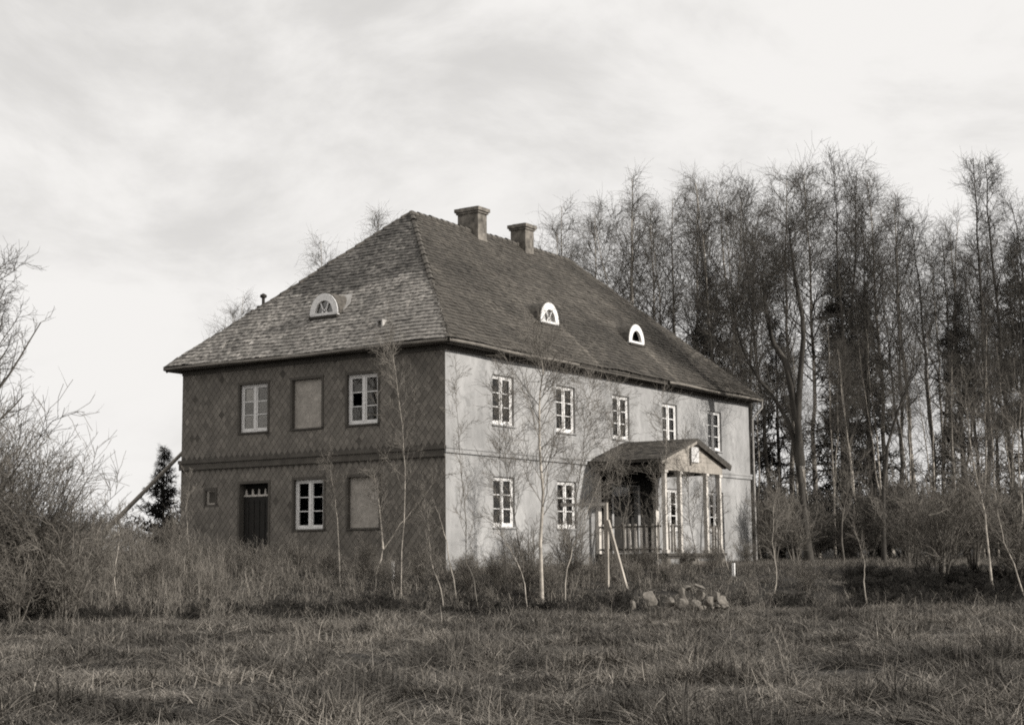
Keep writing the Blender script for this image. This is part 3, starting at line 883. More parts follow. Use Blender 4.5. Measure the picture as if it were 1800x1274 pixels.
def grow_spruce(seed, h=14.0, r=.16, n1=90, spread=.2, clear=.05):
    rng = np.random.default_rng(seed)
    P, Rd = stem(h, r, 12, rng, (0, 0), .01, .06)
    B, br = sub(P, Rd, n1, clear, .99, 82, lambda t: h * spread * np.clip(1.03 - t, .02, 1), 5, rng, -.06, .05, .03, .4)
    S, sr = sub(B, br, 18, .06, 1, 55, lambda t: h * .05 * (1.2 - .8 * t), 3, rng, -.16, .08, .03, 1.7, .7)
    T, tr = sub(S, sr, 5, .1, 1, 45, h * .02, 3, rng, -.1, .1, .02, 1.2, .6)
    return (tube_mesh('trunk', [(P, Rd, 7)], 'bark_dark', True), tube_mesh('crown', [(B, br, 3), (S, sr, 3), (T, tr, 3)], 'needles'))

def grow_shrub(seed, h=3.0, stems=14, spread=.45, r=.028, bark='bark_grey', tw='twig_sap', n1=8, n2=6, lift=.05, fine=.0065, n3=1):
    rng = np.random.default_rng(seed)
    ps, rs = [], []
    for i in range(stems):
        a = rng.uniform(0, 2 * math.pi); le = rng.uniform(.1, 1) * spread
        hh = h * rng.uniform(.6, 1.05) * (1 - .35 * le / spread)
        p, q = stem(hh, r * rng.uniform(.6, 1.2), 8, rng, (le * math.cos(a), le * math.sin(a)), .06, .2)
        p[0, :, :2] += np.array([math.cos(a), math.sin(a)]) * rng.uniform(0, .12) * h * spread
        ps.append(p); rs.append(q)
    P, Rd = np.concatenate(ps), np.concatenate(rs)
    B, br = sub(P, Rd, n1, .2, 1, 38, lambda t: h * .24 * (1.3 - t * .8), 5, rng, lift * 1.5, .14, .012)
    T, tr = sub(B, br, n2, .15, 1, 40, h * .11, 4, rng, lift, .17, fine, .8)
    br = np.maximum(br, fine); tr = np.maximum(tr, fine * .75)
    sets = [(B, br, 3), (T, tr, 3)]
    if n3:
        T3, t3 = sub(T, tr, n3, .1, 1, 40, h * .06, 3, rng, lift, .18, fine * .85, .95); sets.append((T3, t3, 3))
    return (tube_mesh('stems', [(P, Rd, 5)], bark, True), tube_mesh('crown', sets, tw))

def grow_sapling(seed, pts, r, bark, tw='twig_sap', n1=12, n2=6, t0=.35, blen=.8, lift=.06, n3=4, fine=.0055, extra=()):
    """a thin young tree whose stem follows pts (metres from its foot)"""
    rng = np.random.default_rng(seed)
    q = np.array(pts, float); k = 14
    tt = np.linspace(0, len(q) - 1, k); P = np.stack([np.interp(tt, np.arange(len(q)), q[:, j]) for j in range(3)], -1)
    P[1:] += rng.normal(0, .012, (k - 1, 3))
    P, Rd = stem(0, r * .7, k, rng, pts=P, top=.12)
    stems = [(P, Rd, 6)]
    allP, allR = [P], [Rd]
    for e in extra:
        e = np.array(e, float); te = np.linspace(0, len(e) - 1, k)
        Q = np.stack([np.interp(te, np.arange(len(e)), e[:, j]) for j in range(3)], -1)
        Q, rq = stem(0, r * .7, k, rng, pts=Q, top=.2); stems.append((Q, rq, 6)); allP.append(Q); allR.append(rq)
    AP, AR = np.concatenate(allP), np.concatenate(allR)
    B, br = sub(AP, AR, int(n1 * 1.35), t0, 1, 36, lambda t: blen * (1.3 - .7 * t), 5, rng, lift, .12, .016, rmin=.3 * fine + .006)
    S, sr = sub(B, br, n2, .1, 1, 38, blen * .48, 4, rng, lift * .6, .15, .0075, .9, rmin=fine * 1.1, rtip=.5)
    sets = [(B, br, 3), (S, sr, 3)]
    if n3:
        T, tr = sub(S, sr, n3, .1, 1, 40, blen * .24, 3, rng, .02, .16, fine, .95, rmin=fine * .8, rtip=.6); sets.append((T, tr, 3))
    return (tube_mesh('trunk', stems, bark, True), tube_mesh('crown', sets, tw))

def plant(name, proto, loc, label, cat, scale=1.0, rz=None, group=None, sxy=None):
    o = empty(name, loc, RNG.uniform(0, 6.28) if rz is None else rz)
    s = scale; o.scale = (s * (sxy or 1), s * (sxy or 1), s)
    for me in proto: link(me.name.split('.')[0], me, o)
    return tag(o, label, cat, group)

BIRCH = [grow_birch(11 + i, clear=c, spread=s) for i, (c, s) in enumerate(((.34, .29), (.40, .26), (.30, .31), (.44, .24)))]
ALDER = [grow_alder(31 + i, clear=c, spread=s) for i, (c, s) in enumerate(((.38, .26), (.46, .22), (.34, .29)))]
POPLAR = [grow_alder(41, clear=.25, spread=.13, n1=44)]
SPRUCE = [grow_spruce(51), grow_spruce(52, n1=80, spread=.23)]
SHRUB = [grow_shrub(61 + i, stems=16, spread=s) for i, s in enumerate((.35, .5, .42))]

# ------------------------------------------------------------------ the wood behind and beside the house
def top_h(px, y, d):
    hz = 983.3 - (px - 900) * .00985
    return 0.126 + (hz - y) / FPX * d * 1.0
SPECIAL = {('birch', 1120): 'round-topped birch straight above the front dormer nearer the porch', ('birch', 1228): 'tall birch above the right roof slope, in line with the porch gable',
    ('birch', 1075): 'birch above the roof between the two front dormers', ('alder', 1492): 'highest dark tree in the middle of the wood',
    ('spruce', 1255): 'dark spruce nearest the house, over the far end of the roof', ('spruce', 1480): 'tallest dark spruce, in the middle of the wood'}
def forest_tree(kind, px, ytop, d, label, group=None, **kw):
    label = SPECIAL.get((kind, px), label)
    x, y, z = site(px, d)
    h = (top_h(px, ytop, d) - z) * (1.0 if kind == 'spruce' else .98)
    pro = {'birch': BIRCH, 'alder': ALDER, 'spruce': SPRUCE, 'poplar': POPLAR}[kind]
    base = 14.0 if kind == 'spruce' else 20.0
    nm = {'birch': 'birch_tree', 'alder': 'alder_tree', 'spruce': 'spruce_tree', 'poplar': 'aspen_tree'}[kind]
    cat = {'spruce': 'spruce'}.get(kind, 'tree')
    o = plant(nm, pro[int(RNG.integers(len(pro)))], (x, y, z - .1), label, cat, h / base, group=group, **kw)
    if kind != 'spruce': o.rotation_euler[0], o.rotation_euler[1] = RNG.normal(0, .022, 2)
    return o
LB = 'tall bare birch with drooping twigs in the wood beside the house'
LA = 'tall dark bare tree in the wood beside the house'
LS = 'dark spruce half hidden among bare trunks in the wood'
GB, GA, GS = 'bare birches of the wood', 'dark bare trees of the wood', 'spruces in the wood'
for px, yt, d in ((1120, 296, 82), (1180, 325, 86), (1228, 312, 84), (1285, 305, 80), (1392, 290, 84), (1432, 285, 80), (1335, 300, 90), (1560, 300, 84), (1605, 335, 90), (1150, 345, 95), (1075, 352, 92), (1645, 365, 88), (1690, 400, 84)):
    forest_tree('birch', px, yt, d, LB, GB)
for px, yt, d in ((1265, 335, 78), (1360, 310, 80), (1470, 285, 82), (1492, 272, 78), (1540, 325, 80), (1582, 345, 76), (1640, 365, 82), (1668, 395, 80), (1712, 420, 78), (1755, 430, 84), (1310, 345, 74), (1525, 395, 78), (1795, 420, 80)):
    forest_tree('alder', px, yt, d, LA, GA)
for px, yt, d in ((1255, 455, 80), (1480, 440, 80), (1368, 540, 84), (1530, 500, 90), (1690, 500, 82), (1222, 580, 88), (1300, 600, 84)):
    forest_tree('spruce', px, yt, d, LS, GS)
for px, yt, d in ((1460, 560, 74), (1505, 600, 72), (1550, 560, 76), (1595, 620, 72), (1640, 570, 76), (1330, 600, 78), (1400, 590, 74), (1720, 560, 76), (1775, 600, 78), (1670, 620, 74), (1425, 610, 70), (1745, 640, 72)):
    forest_tree('birch', px, yt, d, 'slim young bare tree filling the wood under the tall crowns', 'slim understorey trees', sxy=.8)
forest_tree('birch', 990, 345, 95, 'leftmost birch of the wood, rising just behind the right slope of the roof')
forest_tree('birch', 1035, 372, 88, 'pale birch seen over the right roof slope, second from its left end')
forest_tree('poplar', 1732, 252, 78, 'tall thin bare tree at the right, standing clear above the wood')
forest_tree('poplar', 1782, 240, 80, 'tallest thin bare tree at the far right edge')
forest_tree('spruce', 1805, 400, 84, 'very dark spruce at the right edge behind the tall thin trees')
forest_tree('alder', 1835, 330, 82, 'dark bare tree just past the tall thin trees, at the wood edge')
# crowns seen over the left roof slope
forest_tree('birch', 560, 405, 100, 'bare birch crown showing over the middle of the left roof slope')
forest_tree('birch', 655, 368, 104, 'bare birch crown showing over the left roof slope nearest the ridge')
forest_tree('birch', 412, 505, 98, 'bare birch crown showing over the low left end of the roof')
# forked dark tree by the far house corner
def local(pts, d, px0):
    """columns and heights read off the photograph -> metres from the foot, in a plane across the view"""
    fx, fy, fz = site(px0, d)
    out = []
    for px, py in pts:
        la = (px - px0) / FPX * d
        h = top_h(px, py, d) - fz
        out.append((RGT[0] * la, RGT[1] * la, h))
    out[0] = (out[0][0], out[0][1], -.1)
    return (fx, fy, fz), np.array(out)
def with_depth(P, seed, amt):
    r = np.random.default_rng(seed); n = len(P)
    dd = np.cumsum(r.normal(0, amt, n)); dd[0] = 0
    P = P.copy(); P[:, 0] += FWD[0] * dd; P[:, 1] += FWD[1] * dd
    return P
loc, P1_ = local(((1415, 985), (1412, 900), (1405, 820), (1393, 755), (1370, 705), (1335, 660), (1310, 610), (1300, 560)), 61, 1415)
_, P2_ = local(((1415, 985), (1405, 820), (1402, 740), (1408, 660), (1412, 580), (1405, 500), (1400, 430), (1398, 395)), 61, 1415)
P2_ = P2_[1:]; P2_[0] = P1_[2]
_, P3_ = local(((1415, 985), (1405, 700), (1385, 640), (1362, 600), (1350, 540), (1345, 480)), 61, 1415)
P3_ = P3_[1:]; P3_[0] = P2_[1]
pr = grow_sapling(71, with_depth(P1_, 1, .3), .24, 'bark_dark', 'twig_dark', n1=16, n2=8, t0=.45, blen=2.6, lift=.08, n3=9, fine=.008, extra=(with_depth(P2_, 2, .3), with_depth(P3_, 3, .4)))
plant('forked_tree', pr, loc, 'dark crooked tree forking low, close beside the far house corner', 'tree', 1, 0)
# slanting stem in the wood
loc, Pq = local(((1545, 985), (1548, 870), (1560, 780), (1590, 700), (1612, 640), (1622, 560)), 58, 1545)
plant('leaning_tree', grow_sapling(72, Pq, .13, 'bark_dark', 'twig_dark', n1=14, n2=7, t0=.4, blen=1.7, n3=7, fine=.007), loc, 'dark bare tree slanting to the right in front of the wood', 'tree', 1, 0)

# ------------------------------------------------------------------ saplings in front of the house
def sapling(seed, pts, d, r, label, bark='bark_white', name='sapling', depth=.08, extra=(), **kw):
    loc, P = local(pts, d, pts[0][0])
    ex = []
    for e in extra:
        _, Q = local(((pts[0][0], pts[0][1]), *e), d, pts[0][0]); ex.append(Q[1:])
    plant(name, grow_sapling(seed, with_depth(P, seed, depth), r, bark, extra=ex, **kw), loc, label, 'sapling' if name == 'sapling' else 'tree', 1, 0)
sapling(101, ((948, 1050), (945, 960), (952, 880), (948, 800), (946, 730), (950, 690), (955, 650), (951, 625)), 41.5, .085, 'white-stemmed birch in front of the front wall, tallest of the young trees', name='young_birch', n1=24, n2=8, t0=.22, blen=1.6, lift=.07, n3=5, fine=.0055)
sapling(102, ((598, 1020), (594, 970), (588, 900), (582, 850), (575, 800)), 43, .028, 'small pale sapling before the ground-floor window of the shaded wall', n1=14, n2=5, t0=.4, blen=.55)
sapling(103, ((657, 1045), (662, 1000), (672, 965), (700, 925), (730, 890), (765, 845)), 42.5, .04, 'low forked sapling with two pale limbs in a V before the shaded wall', n1=12, n2=5, t0=.4, blen=.7, extra=(((672, 965), (668, 920), (664, 880), (655, 830)),))
sapling(104, ((703, 1040), (704, 960), (712, 850), (708, 770), (697, 690), (690, 640), (688, 600)), 42, .026, 'tall thin sapling crossing the belt of the shaded wall', n1=22, n2=6, t0=.3, blen=.9)
sapling(105, ((842, 1062), (828, 1010), (815, 985), (816, 900), (808, 820), (802, 720), (800, 650)), 40.5, .03, 'curved sapling with pale foot at the sunny corner of the house', n1=16, n2=5, t0=.35, blen=.6, bark='bark_grey')
sapling(106, ((895, 1055), (885, 990), (877, 930), (877, 800), (876, 700), (876, 615)), 41, .02, 'straight thin dark sapling rising past the first front window', n1=12, n2=5, t0=.3, blen=.5, bark='bark_dark')
sapling(107, ((800, 1045), (785, 960), (770, 905), (757, 878)), 42, .03, 'bare pale stick leaning left across the house corner', n1=4, n2=2, t0=.5, blen=.3, n3=0)
sapling(108, ((985, 1055), (992, 1005), (1005, 960), (1030, 900), (1060, 830), (1085, 770)), 41.5, .028, 'pale sapling leaning right from behind the white birch', n1=16, n2=6, t0=.3, blen=.9)
sapling(109, ((926, 1060), (918, 1020), (905, 985), (880, 945), (862, 915)), 41, .028, 'short pale sapling leaning left at the foot of the white birch', n1=9, n2=5, t0=.3, blen=.6)
sapling(110, ((780, 1062), (772, 1030), (758, 1000), (752, 950), (748, 900)), 40.5, .024, 'short crooked pale stem in the hollow below the house corner', n1=10, n2=5, t0=.3, blen=.5)
sapling(111, ((968, 1050), (985, 960), (1010, 880), (1022, 800), (1030, 740), (1042, 680)), 43, .026, 'dark many-twigged sapling before the second front window', n1=26, n2=7, t0=.2, blen=1.1, bark='bark_grey')
sapling(112, ((925, 1050), (905, 930), (890, 850), (885, 760), (880, 690)), 43, .024, 'dark twiggy sapling between the white birch and the first window', n1=24, n2=7, t0=.25, blen=1.0, bark='bark_grey')
sapling(113, ((1098, 1030), (1092, 940), (1085, 860), (1080, 770), (1075, 690)), 46, .022, 'thin grey sapling at the open side of the porch', n1=22, n2=6, t0=.2, blen=1.0, bark='bark_grey')
sapling(114, ((1152, 1030), (1150, 960), (1160, 880), (1170, 790), (1165, 700)), 47, .024, 'thin pale sapling before the front corner column of the porch', n1=20, n2=6, t0=.2, blen=.9)
sapling(115, ((1225, 1030), (1215, 960), (1205, 900), (1208, 840), (1205, 780)), 47, .024, 'grey sapling standing before the middle of the porch', n1=18, n2=6, t0=.2, blen=.9, bark='bark_grey')
sapling(116, ((1275, 1025), (1262, 960), (1250, 905), (1245, 850)), 48, .022, 'small pale sapling before the last porch column', n1=14, n2=5, t0=.25, blen=.7)
sapling(117, ((1352, 1050), (1358, 1010), (1352, 960), (1356, 900), (1365, 850)), 45, .032, 'crooked pale sapling on the lawn past the far house corner', n1=12, n2=5, t0=.35, blen=.7)
sapling(118, ((1515, 1052), (1508, 1015), (1512, 990), (1500, 950), (1490, 925)), 43, .03, 'small bent pale sapling alone on the lawn before the wood', n1=8, n2=4, t0=.4, blen=.5)
sapling(119, ((1735, 1030), (1728, 960), (1725, 900), (1712, 840), (1704, 760), (1700, 690)), 46, .06, 'pale slender young tree at the right before the brush', n1=22, n2=7, t0=.3, blen=1.3)
sapling(120, ((1798, 1045), (1775, 1000), (1758, 960), (1748, 910), (1745, 850)), 44, .04, 'pale stem slanting left near the right edge', n1=10, n2=5, t0=.4, blen=.9)
sapling(121, ((1475, 985), (1472, 930), (1478, 890), (1490, 850), (1500, 800)), 60, .06, 'grey bent young tree at the edge of the lawn before dark spruces', n1=14, n2=6, t0=.3, blen=1.2, bark='bark_grey')
sapling(122, ((330, 1010), (335, 960), (328, 900), (334, 850)), 45, .025, 'pale sapling by the low left corner of the shaded wall', n1=10, n2=5, t0=.3, blen=.6)
sapling(123, ((215, 1070), (205, 1010), (212, 950), (200, 900)), 39, .03, 'pale sapling among the weeds left of the house', n1=12, n2=5, t0=.3, blen=.7)
sapling(124, ((1775, 990), (1790, 900), (1785, 800), (1795, 700)), 52, .06, 'pale straight young tree touching the right edge', n1=18, n2=6, t0=.35, blen=1.2)

# ------------------------------------------------------------------ bushes
def bush(proto, px, d, h, label, base=3.0, rz=None, sxy=None, name='bush'):
    x, y, z = site(px, d)
    return plant(name, proto, (x, y, z - .05), label, 'bush', h / base, rz, sxy=sxy)
WILLOW = grow_shrub(81, h=6.0, stems=60, spread=.75, r=.034, bark='bark_dark', tw='twig_pale', n1=11, n2=7, lift=.03, fine=.0075, n3=1)
bush(WILLOW, 5, 37, 5.4, 'large spreading bare willow bush at the left edge', 6.0, .4)
bush(WILLOW, -150, 34, 6.2, 'still taller bare bush cut by the left edge', 6.0, 2.4)
bush(SHRUB[1], 120, 36, 3.4, 'bare twiggy bush at the skirt of the large willow', rz=1.0)
bush(SHRUB[0], 1640, 47, 3.6, 'dense bare bush before the wood, right of the lawn', sxy=1.25)
bush(SHRUB[2], 1700, 50, 4.2, 'tall bare bush behind the dense one right of the lawn')
bush(SHRUB[1], 1590, 52, 3.2, 'bare bush at the right end of the lawn', sxy=1.2)
bush(SHRUB[2], 1770, 47, 3.3, 'bare bush between the pale young trees at the right edge', sxy=1.2)
bush(SHRUB[0], 1352, 64, 3.6, 'bare bush against the far house corner')
bush(SHRUB[2], 1390, 58, 2.8, 'low bare bush at the foot of the forked tree', sxy=1.2)
bush(SHRUB[1], 1410, 45.5, 1.1, 'small round bare bush on the lawn', sxy=1.3)
bush(SHRUB[1], 1200, 48, 1.0, 'low tangled bush before the porch steps', sxy=1.2)
bush(SHRUB[0], 1110, 45, .8, 'low tangled bush at the side of the porch', sxy=1.2)
bush(SHRUB[2], 1000, 44, 2.4, 'dark twiggy bush behind the white birch')
bush(SHRUB[0], 925, 43, 2.2, 'dark twiggy bush at the foot of the white birch')
bush(SHRUB[1], 870, 44, 1.3, 'low bare bush under the first front window')
bush(SHRUB[2], 740, 43.5, 1.5, 'low bare bush at the shaded side of the house corner')
bush(SHRUB[0], 640, 44, 1.4, 'low bare bush under the walled-up ground-floor window')
bush(SHRUB[1], 520, 46, 1.3, 'low bare bush left of the glazed ground-floor end window')
bush(SHRUB[2], 430, 46, .9, 'low bare bush before the dark end door')
bush(SHRUB[0], 300, 46, 1.9, 'bare bush at the low left corner of the house')
bush(SHRUB[1], 235, 44, 1.8, 'bare bush midway between willow and house')
for k_, (px_b, d_b, h_b, lb) in enumerate(((1065, 46, .9, 'pale twiggy bush in front of the open porch side'), (1130, 47.5, 1.0, 'twiggy bush before the porch corner'), (1165, 46, .7, 'low pale bush between porch and stone heap'),
        (1245, 47.5, 1.0, 'twiggy bush before the last two porch columns'), (1305, 52, 1.1, 'pale bush beyond the porch against the front wall'),
        (960, 42.5, 1.5, 'tangled bush right of the white birch stem'), (820, 43, 1.3, 'pale bush at the sunny foot of the house corner'), (690, 42.5, 1.2, 'pale bush behind the white stake'), (575, 44.5, 1.0, 'pale bush beneath the glazed ground-floor end window'),
        (475, 45.5, .9, 'pale bush right of the dark end door'), (370, 46, 1.2, 'pale bush under the tiny end window'), (180, 42, 2.0, 'tangled bush under the leaning pole'), (90, 37, 2.4, 'tangled bush before the willow'),
        (270, 41, 1.5, 'low tangled bush at the meadow edge left of the house'), (30, 35, 2.2, 'dark tangled bush at the foot of the large willow'))):
    bush(SHRUB[k_ % 3], px_b, d_b, h_b, lb, sxy=1.25)
# left edge tree and the small spruce
x, y, z = site(-45, 44)
plant('ash_tree', grow_alder(45, h=10, r=.2, n1=16, clear=.4, spread=.36, bark='bark_grey', tw='twig'), (x, y, z), 'bare tree whose upper limbs reach in at the left edge', 'tree', .92, 1.2)
x, y, z = site(287, 66)
plant('spruce_tree', grow_spruce(55, h=6.0, r=.1, n1=95, spread=.36), (x, y, z - .1), 'small dark spruce against the sky left of the house', 'spruce', .88, 0)

# ------------------------------------------------------------------ timber, stones
loc, Pp = local(((120, 990), (168, 940), (320, 778)), 54, 120)
a = np.array(loc) + Pp[0]; c = np.array(loc) + Pp[2] + np.array([FWD[0], FWD[1], 0]) * 1.2
a[2] = loc[2]
o = link('leaning_pole', tube_mesh('leaning_pole', [(np.linspace(a, c, 6)[None], np.linspace(.10, .065, 6)[None], 7)], 'wood_grey', True))
tag(o, 'long wooden pole slanting up toward the left corner of the house', 'pole')

fr = empty('timber_frame', site(1062, 44.5))
tag(fr, 'pale timber post with a rail and a slanting brace beside the porch', 'frame')
loc, Q = local(((1062, 1024), (1062, 884)), 44.5, 1062)
b = MB(); b.bar(Q[0], Q[1], .10, .09); b.build('post', 'wood_pale', fr)
_, Q = local(((1094, 1024), (1094, 1020), (1064, 915)), 44.5, 1062)
q0 = Q[1] + np.array([FWD[0], FWD[1], 0]) * -.35; q0[2] = -.1
b = MB(); b.bar(q0, Q[2] + np.array([FWD[0], FWD[1], 0]) * -.08, .10, .09); b.build('brace', 'wood_pale', fr)
_, Q = local(((1062, 1000), (1062, 887), (985, 887)), 44.5, 1062)
b = MB(); b.bar(Q[1], Q[2] + np.array([FWD[0], FWD[1], 0]) * .6, .09, .09); b.build('rail', 'white_old', fr)
x, y, z = site(689, 43.5)
b = MB(); b.bar((0, 0, -.2), (.02, .01, .66), .075, .05); o = b.build('stake', 'white'); o.location = (x, y, z); tag(o, 'short white stake in the grass before the shaded wall', 'stake')
x, y, z = site(1282, 47)
b = MB(); b.bar((0, 0, -.2), (0.01, 0, .4), .09, .06); o = b.build('stake', 'white'); o.location = (x, y, z); tag(o, 'stubby white stake at the far end of the porch', 'stake')

def stone(px, d, w, h, label, seed, zup=0.0, rz=None, stretch=1.0, group=None, tilt=(0, 0)):
    r = np.random.default_rng(seed)
    import bmesh
    bm = bmesh.new()
    pt_ = r.normal(0, 1, (15, 3)); pt_ /= np.linalg.norm(pt_, axis=1, keepdims=True)
    pt_ = np.sign(pt_) * np.abs(pt_) ** .8 * r.uniform(.42, .58, (15, 1))
    for q_ in pt_: bm.verts.new(q_)
    hull = bmesh.ops.convex_hull(bm, input=bm.verts)
    bmesh.ops.delete(bm, geom=[v for v in bm.verts if not v.link_faces], context='VERTS')
    bmesh.ops.bevel(bm, geom=bm.edges[:], offset=.035, segments=1, affect='EDGES')
    me = bpy.data.meshes.new('stone'); bm.to_mesh(me); bm.free(); me.materials.append(M['stone'])
    me.polygons.foreach_set('use_smooth', np.zeros(len(me.polygons), bool))
    o = link('stone', me)
    x, y, z = site(px, d)
    o.location = (x, y, z + h * .36 + zup + (.17 if d < 40 else 0)); w *= .62; h *= .62; o.scale = (w * stretch, w * .85, h)
    o.rotation_euler = (tilt[0], tilt[1], r.uniform(0, 6) if rz is None else rz)
    tag(o, label, 'stone', group or 'stones of the heap')
for a_ in ((1136, 38.6, .72, .78, 'pointed grey stone standing left of the stone heap', 1, .0), (1106, 38.5, .30, .42, 'narrow pale stone left of the pointed grey one', 2, 0),
           (1172, 38.6, .42, .5, 'pale stone at the left end of the heap', 3, 0), (1192, 38.4, .52, .42, 'low stone at the front left of the heap', 4, 0),
           (1216, 38.3, .50, .46, 'pale rounded stone at the front middle of the heap', 5, 0), (1240, 38.3, .48, .5, 'pale upright stone at the front right of the heap', 6, 0),
           (1262, 38.6, .55, .55, 'rounded stone at the right end of the heap', 7, 0), (1250, 39.0, .4, .55, 'narrow stone leaning near the right end of the heap', 8, .1),
           (1195, 39.1, .62, .6, 'large grey stone at the back left of the heap', 9, .18), (1222, 39.2, .6, .5, 'dull stone in the middle of the heap', 10, .16),
           (1200, 39.3, .34, .3, 'small pale stone on top of the heap', 12, .45)):
    stone(*a_)
for k_ in range(11):
    stone(1150 + k_ * 11.5 + RNG.uniform(-4, 4), 38.5 + RNG.uniform(-.25, .5), RNG.uniform(.3, .5), RNG.uniform(.28, .42), 'half-buried stone at the foot of the stone heap', 40 + k_, -.1 + RNG.uniform(-.06, .1))
stone(1224, 39.1, .75, .16, 'flat pale slab lying on top of the heap', 11, .5, .3, 1.3, None, (.35, .05))
stone(405, 38.6, .24, .26, 'single pale stone in the grass below the end wall', 13, .08, group='loose stones')
stone(1074, 45.3, .34, .3, 'pale stone beside the timber post', 14, .02, group='loose stones')
stone(705, 43.2, .3, .34, 'pale stone beside the white stake', 15, .0, group='loose stones')

# ------------------------------------------------------------------ grass, weeds, undergrowth
def tuft(seed, blades, h, wid, spread, lean, tints, mat, k=4):
    r = np.random.default_rng(seed)
    a = r.uniform(0, 2 * math.pi, blades); rad = spread * np.sqrt(r.uniform(0, 1, blades))
    base = np.stack([rad * np.cos(a), rad * np.sin(a), np.full(blades, -.03)], -1)
    az = r.uniform(0, 2 * math.pi, blades); le = np.abs(r.normal(lean, lean * .5, blades)); hh = h * r.uniform(.4, 1.1, blades)
    dirv = np.stack([np.cos(az), np.sin(az)], -1)
    t = np.linspace(0, 1, k)
    P = np.empty((blades, k, 3))
    bend = r.uniform(1.2, 2.6, blades)[:, None]
    hor = (le * hh)[:, None] * t[None] ** bend
    P[..., :2] = base[:, None, :2] + dirv[:, None] * hor[..., None]
    P[..., 2] = base[:, None, 2] + hh[:, None] * (t - .35 * np.clip(le, 0, 1.6)[:, None] * t ** 2.2)
    fz = r.uniform(0, 2 * math.pi, blades); side = np.stack([np.cos(fz), np.sin(fz), np.zeros(blades)], -1)
    wv = wid * r.uniform(.6, 1.3, blades)[:, None] * np.array([1, .9, .6, .12])[None, :k]
    V = np.stack([P - side[:, None] * wv[..., None] / 2, P + side[:, None] * wv[..., None] / 2], 2).reshape(-1, 3)
    i = (np.arange(blades)[:, None] * k + np.arange(k - 1)[None]) * 2
    q = np.stack([i, i + 1, i + 3, i + 2], -1).reshape(-1, 4)
    tv = np.repeat(r.choice(tints, blades) * r.uniform(.8, 1.2, blades), k - 1)
    return mesh_np('tuft', V, q, None, mat, tint=tv)

def weed(seed, h, mat='weeds', n=7):
    """dead upright stalks with short side shoots"""
    r = np.random.default_rng(seed)
    ps, rs = [], []
    for _ in range(n):
        p, q = stem(h * r.uniform(.5, 1.1), .0075, 5, r, r.normal(0, .16, 2), .07, .5)
        p[0, :, :2] += r.normal(0, .14, 2); ps.append(p); rs.append(q)
    P, Rd = np.concatenate(ps), np.concatenate(rs)
    B, br = sub(P, Rd, 7, .25, 1, 38, h * .25, 3, r, .08, .2, .006, .8, rmin=.0045)
    sets = [(P, Rd, 3), (B, br, 3)]
    me = tube_mesh('weed', sets, mat)
    a = me.attributes.new('tint', 'FLOAT', 'FACE')
    a.data.foreach_set('value', np.repeat(r.uniform(.5, 1.9, len(me.polygons) // 6 + 1), 6)[:len(me.polygons)].astype(np.float32))
    return me

def scatter(name, pts, protos, label, cat):
    """one stuff object: pts rows are x, y, z, rz, tilt, scale, scale_z"""
    pts = np.asarray(pts, np.float32)
    coll = bpy.data.collections.new(name + '_kinds')
    for i, me in enumerate(protos):
        coll.objects.link(bpy.data.objects.new('%s_kind' % name, me))
    me = bpy.data.meshes.new(name)
    me.vertices.add(len(pts)); me.vertices.foreach_set('co', pts[:, :3].ravel())
    rot = np.stack([pts[:, 4] * np.cos(pts[:, 3] * 3.1), pts[:, 4] * np.sin(pts[:, 3] * 3.1), pts[:, 3]], -1)
    a = me.attributes.new('rot', 'FLOAT_VECTOR', 'POINT'); a.data.foreach_set('vector', rot.astype(np.float32).ravel())
    sc = np.stack([pts[:, 5], pts[:, 5], pts[:, 6]], -1)
    a = me.attributes.new('scl', 'FLOAT_VECTOR', 'POINT'); a.data.foreach_set('vector', sc.astype(np.float32).ravel())
    a = me.attributes.new('pick', 'INT', 'POINT'); a.data.foreach_set('value', (pts[:, 7] if pts.shape[1] > 7 else RNG.integers(0, len(protos), len(pts))).astype(np.int32))
    o = link(name, me)
    ng = bpy.data.node_groups.new(name, 'GeometryNodeTree')
    ng.interface.new_socket('Geometry', in_out='INPUT', socket_type='NodeSocketGeometry')
    ng.interface.new_socket('Geometry', in_out='OUTPUT', socket_type='NodeSocketGeometry')
    nn, ll = ng.nodes, ng.links
    gi, go = nn.new('NodeGroupInput'), nn.new('NodeGroupOutput')
    ci = nn.new('GeometryNodeCollectionInfo'); ci.inputs['Collection'].default_value = coll
    ci.inputs['Separate Children'].default_value = True; ci.inputs['Reset Children'].default_value = True
    ip = nn.new('GeometryNodeInstanceOnPoints'); ip.inputs['Pick Instance'].default_value = True
    def att(nm, ty):
        n_ = nn.new('GeometryNodeInputNamedAttribute'); n_.data_type = ty; n_.inputs['Name'].default_value = nm
        return n_.outputs['Attribute']
    er = nn.new('FunctionNodeEulerToRotation')
    ll.new(att('rot', 'FLOAT_VECTOR'), er.inputs[0])
    ll.new(gi.outputs[0], ip.inputs['Points']); ll.new(ci.outputs[0], ip.inputs['Instance'])
    ll.new(att('pick', 'INT'), ip.inputs['Instance Index']); ll.new(er.outputs[0], ip.inputs['Rotation'])
    ll.new(att('scl', 'FLOAT_VECTOR'), ip.inputs['Scale']); ll.new(ip.outputs[0], go.inputs[0])
    md = o.modifiers.new('scatter', 'NODES'); md.node_group = ng
    return tag(o, label, cat, kind='stuff')

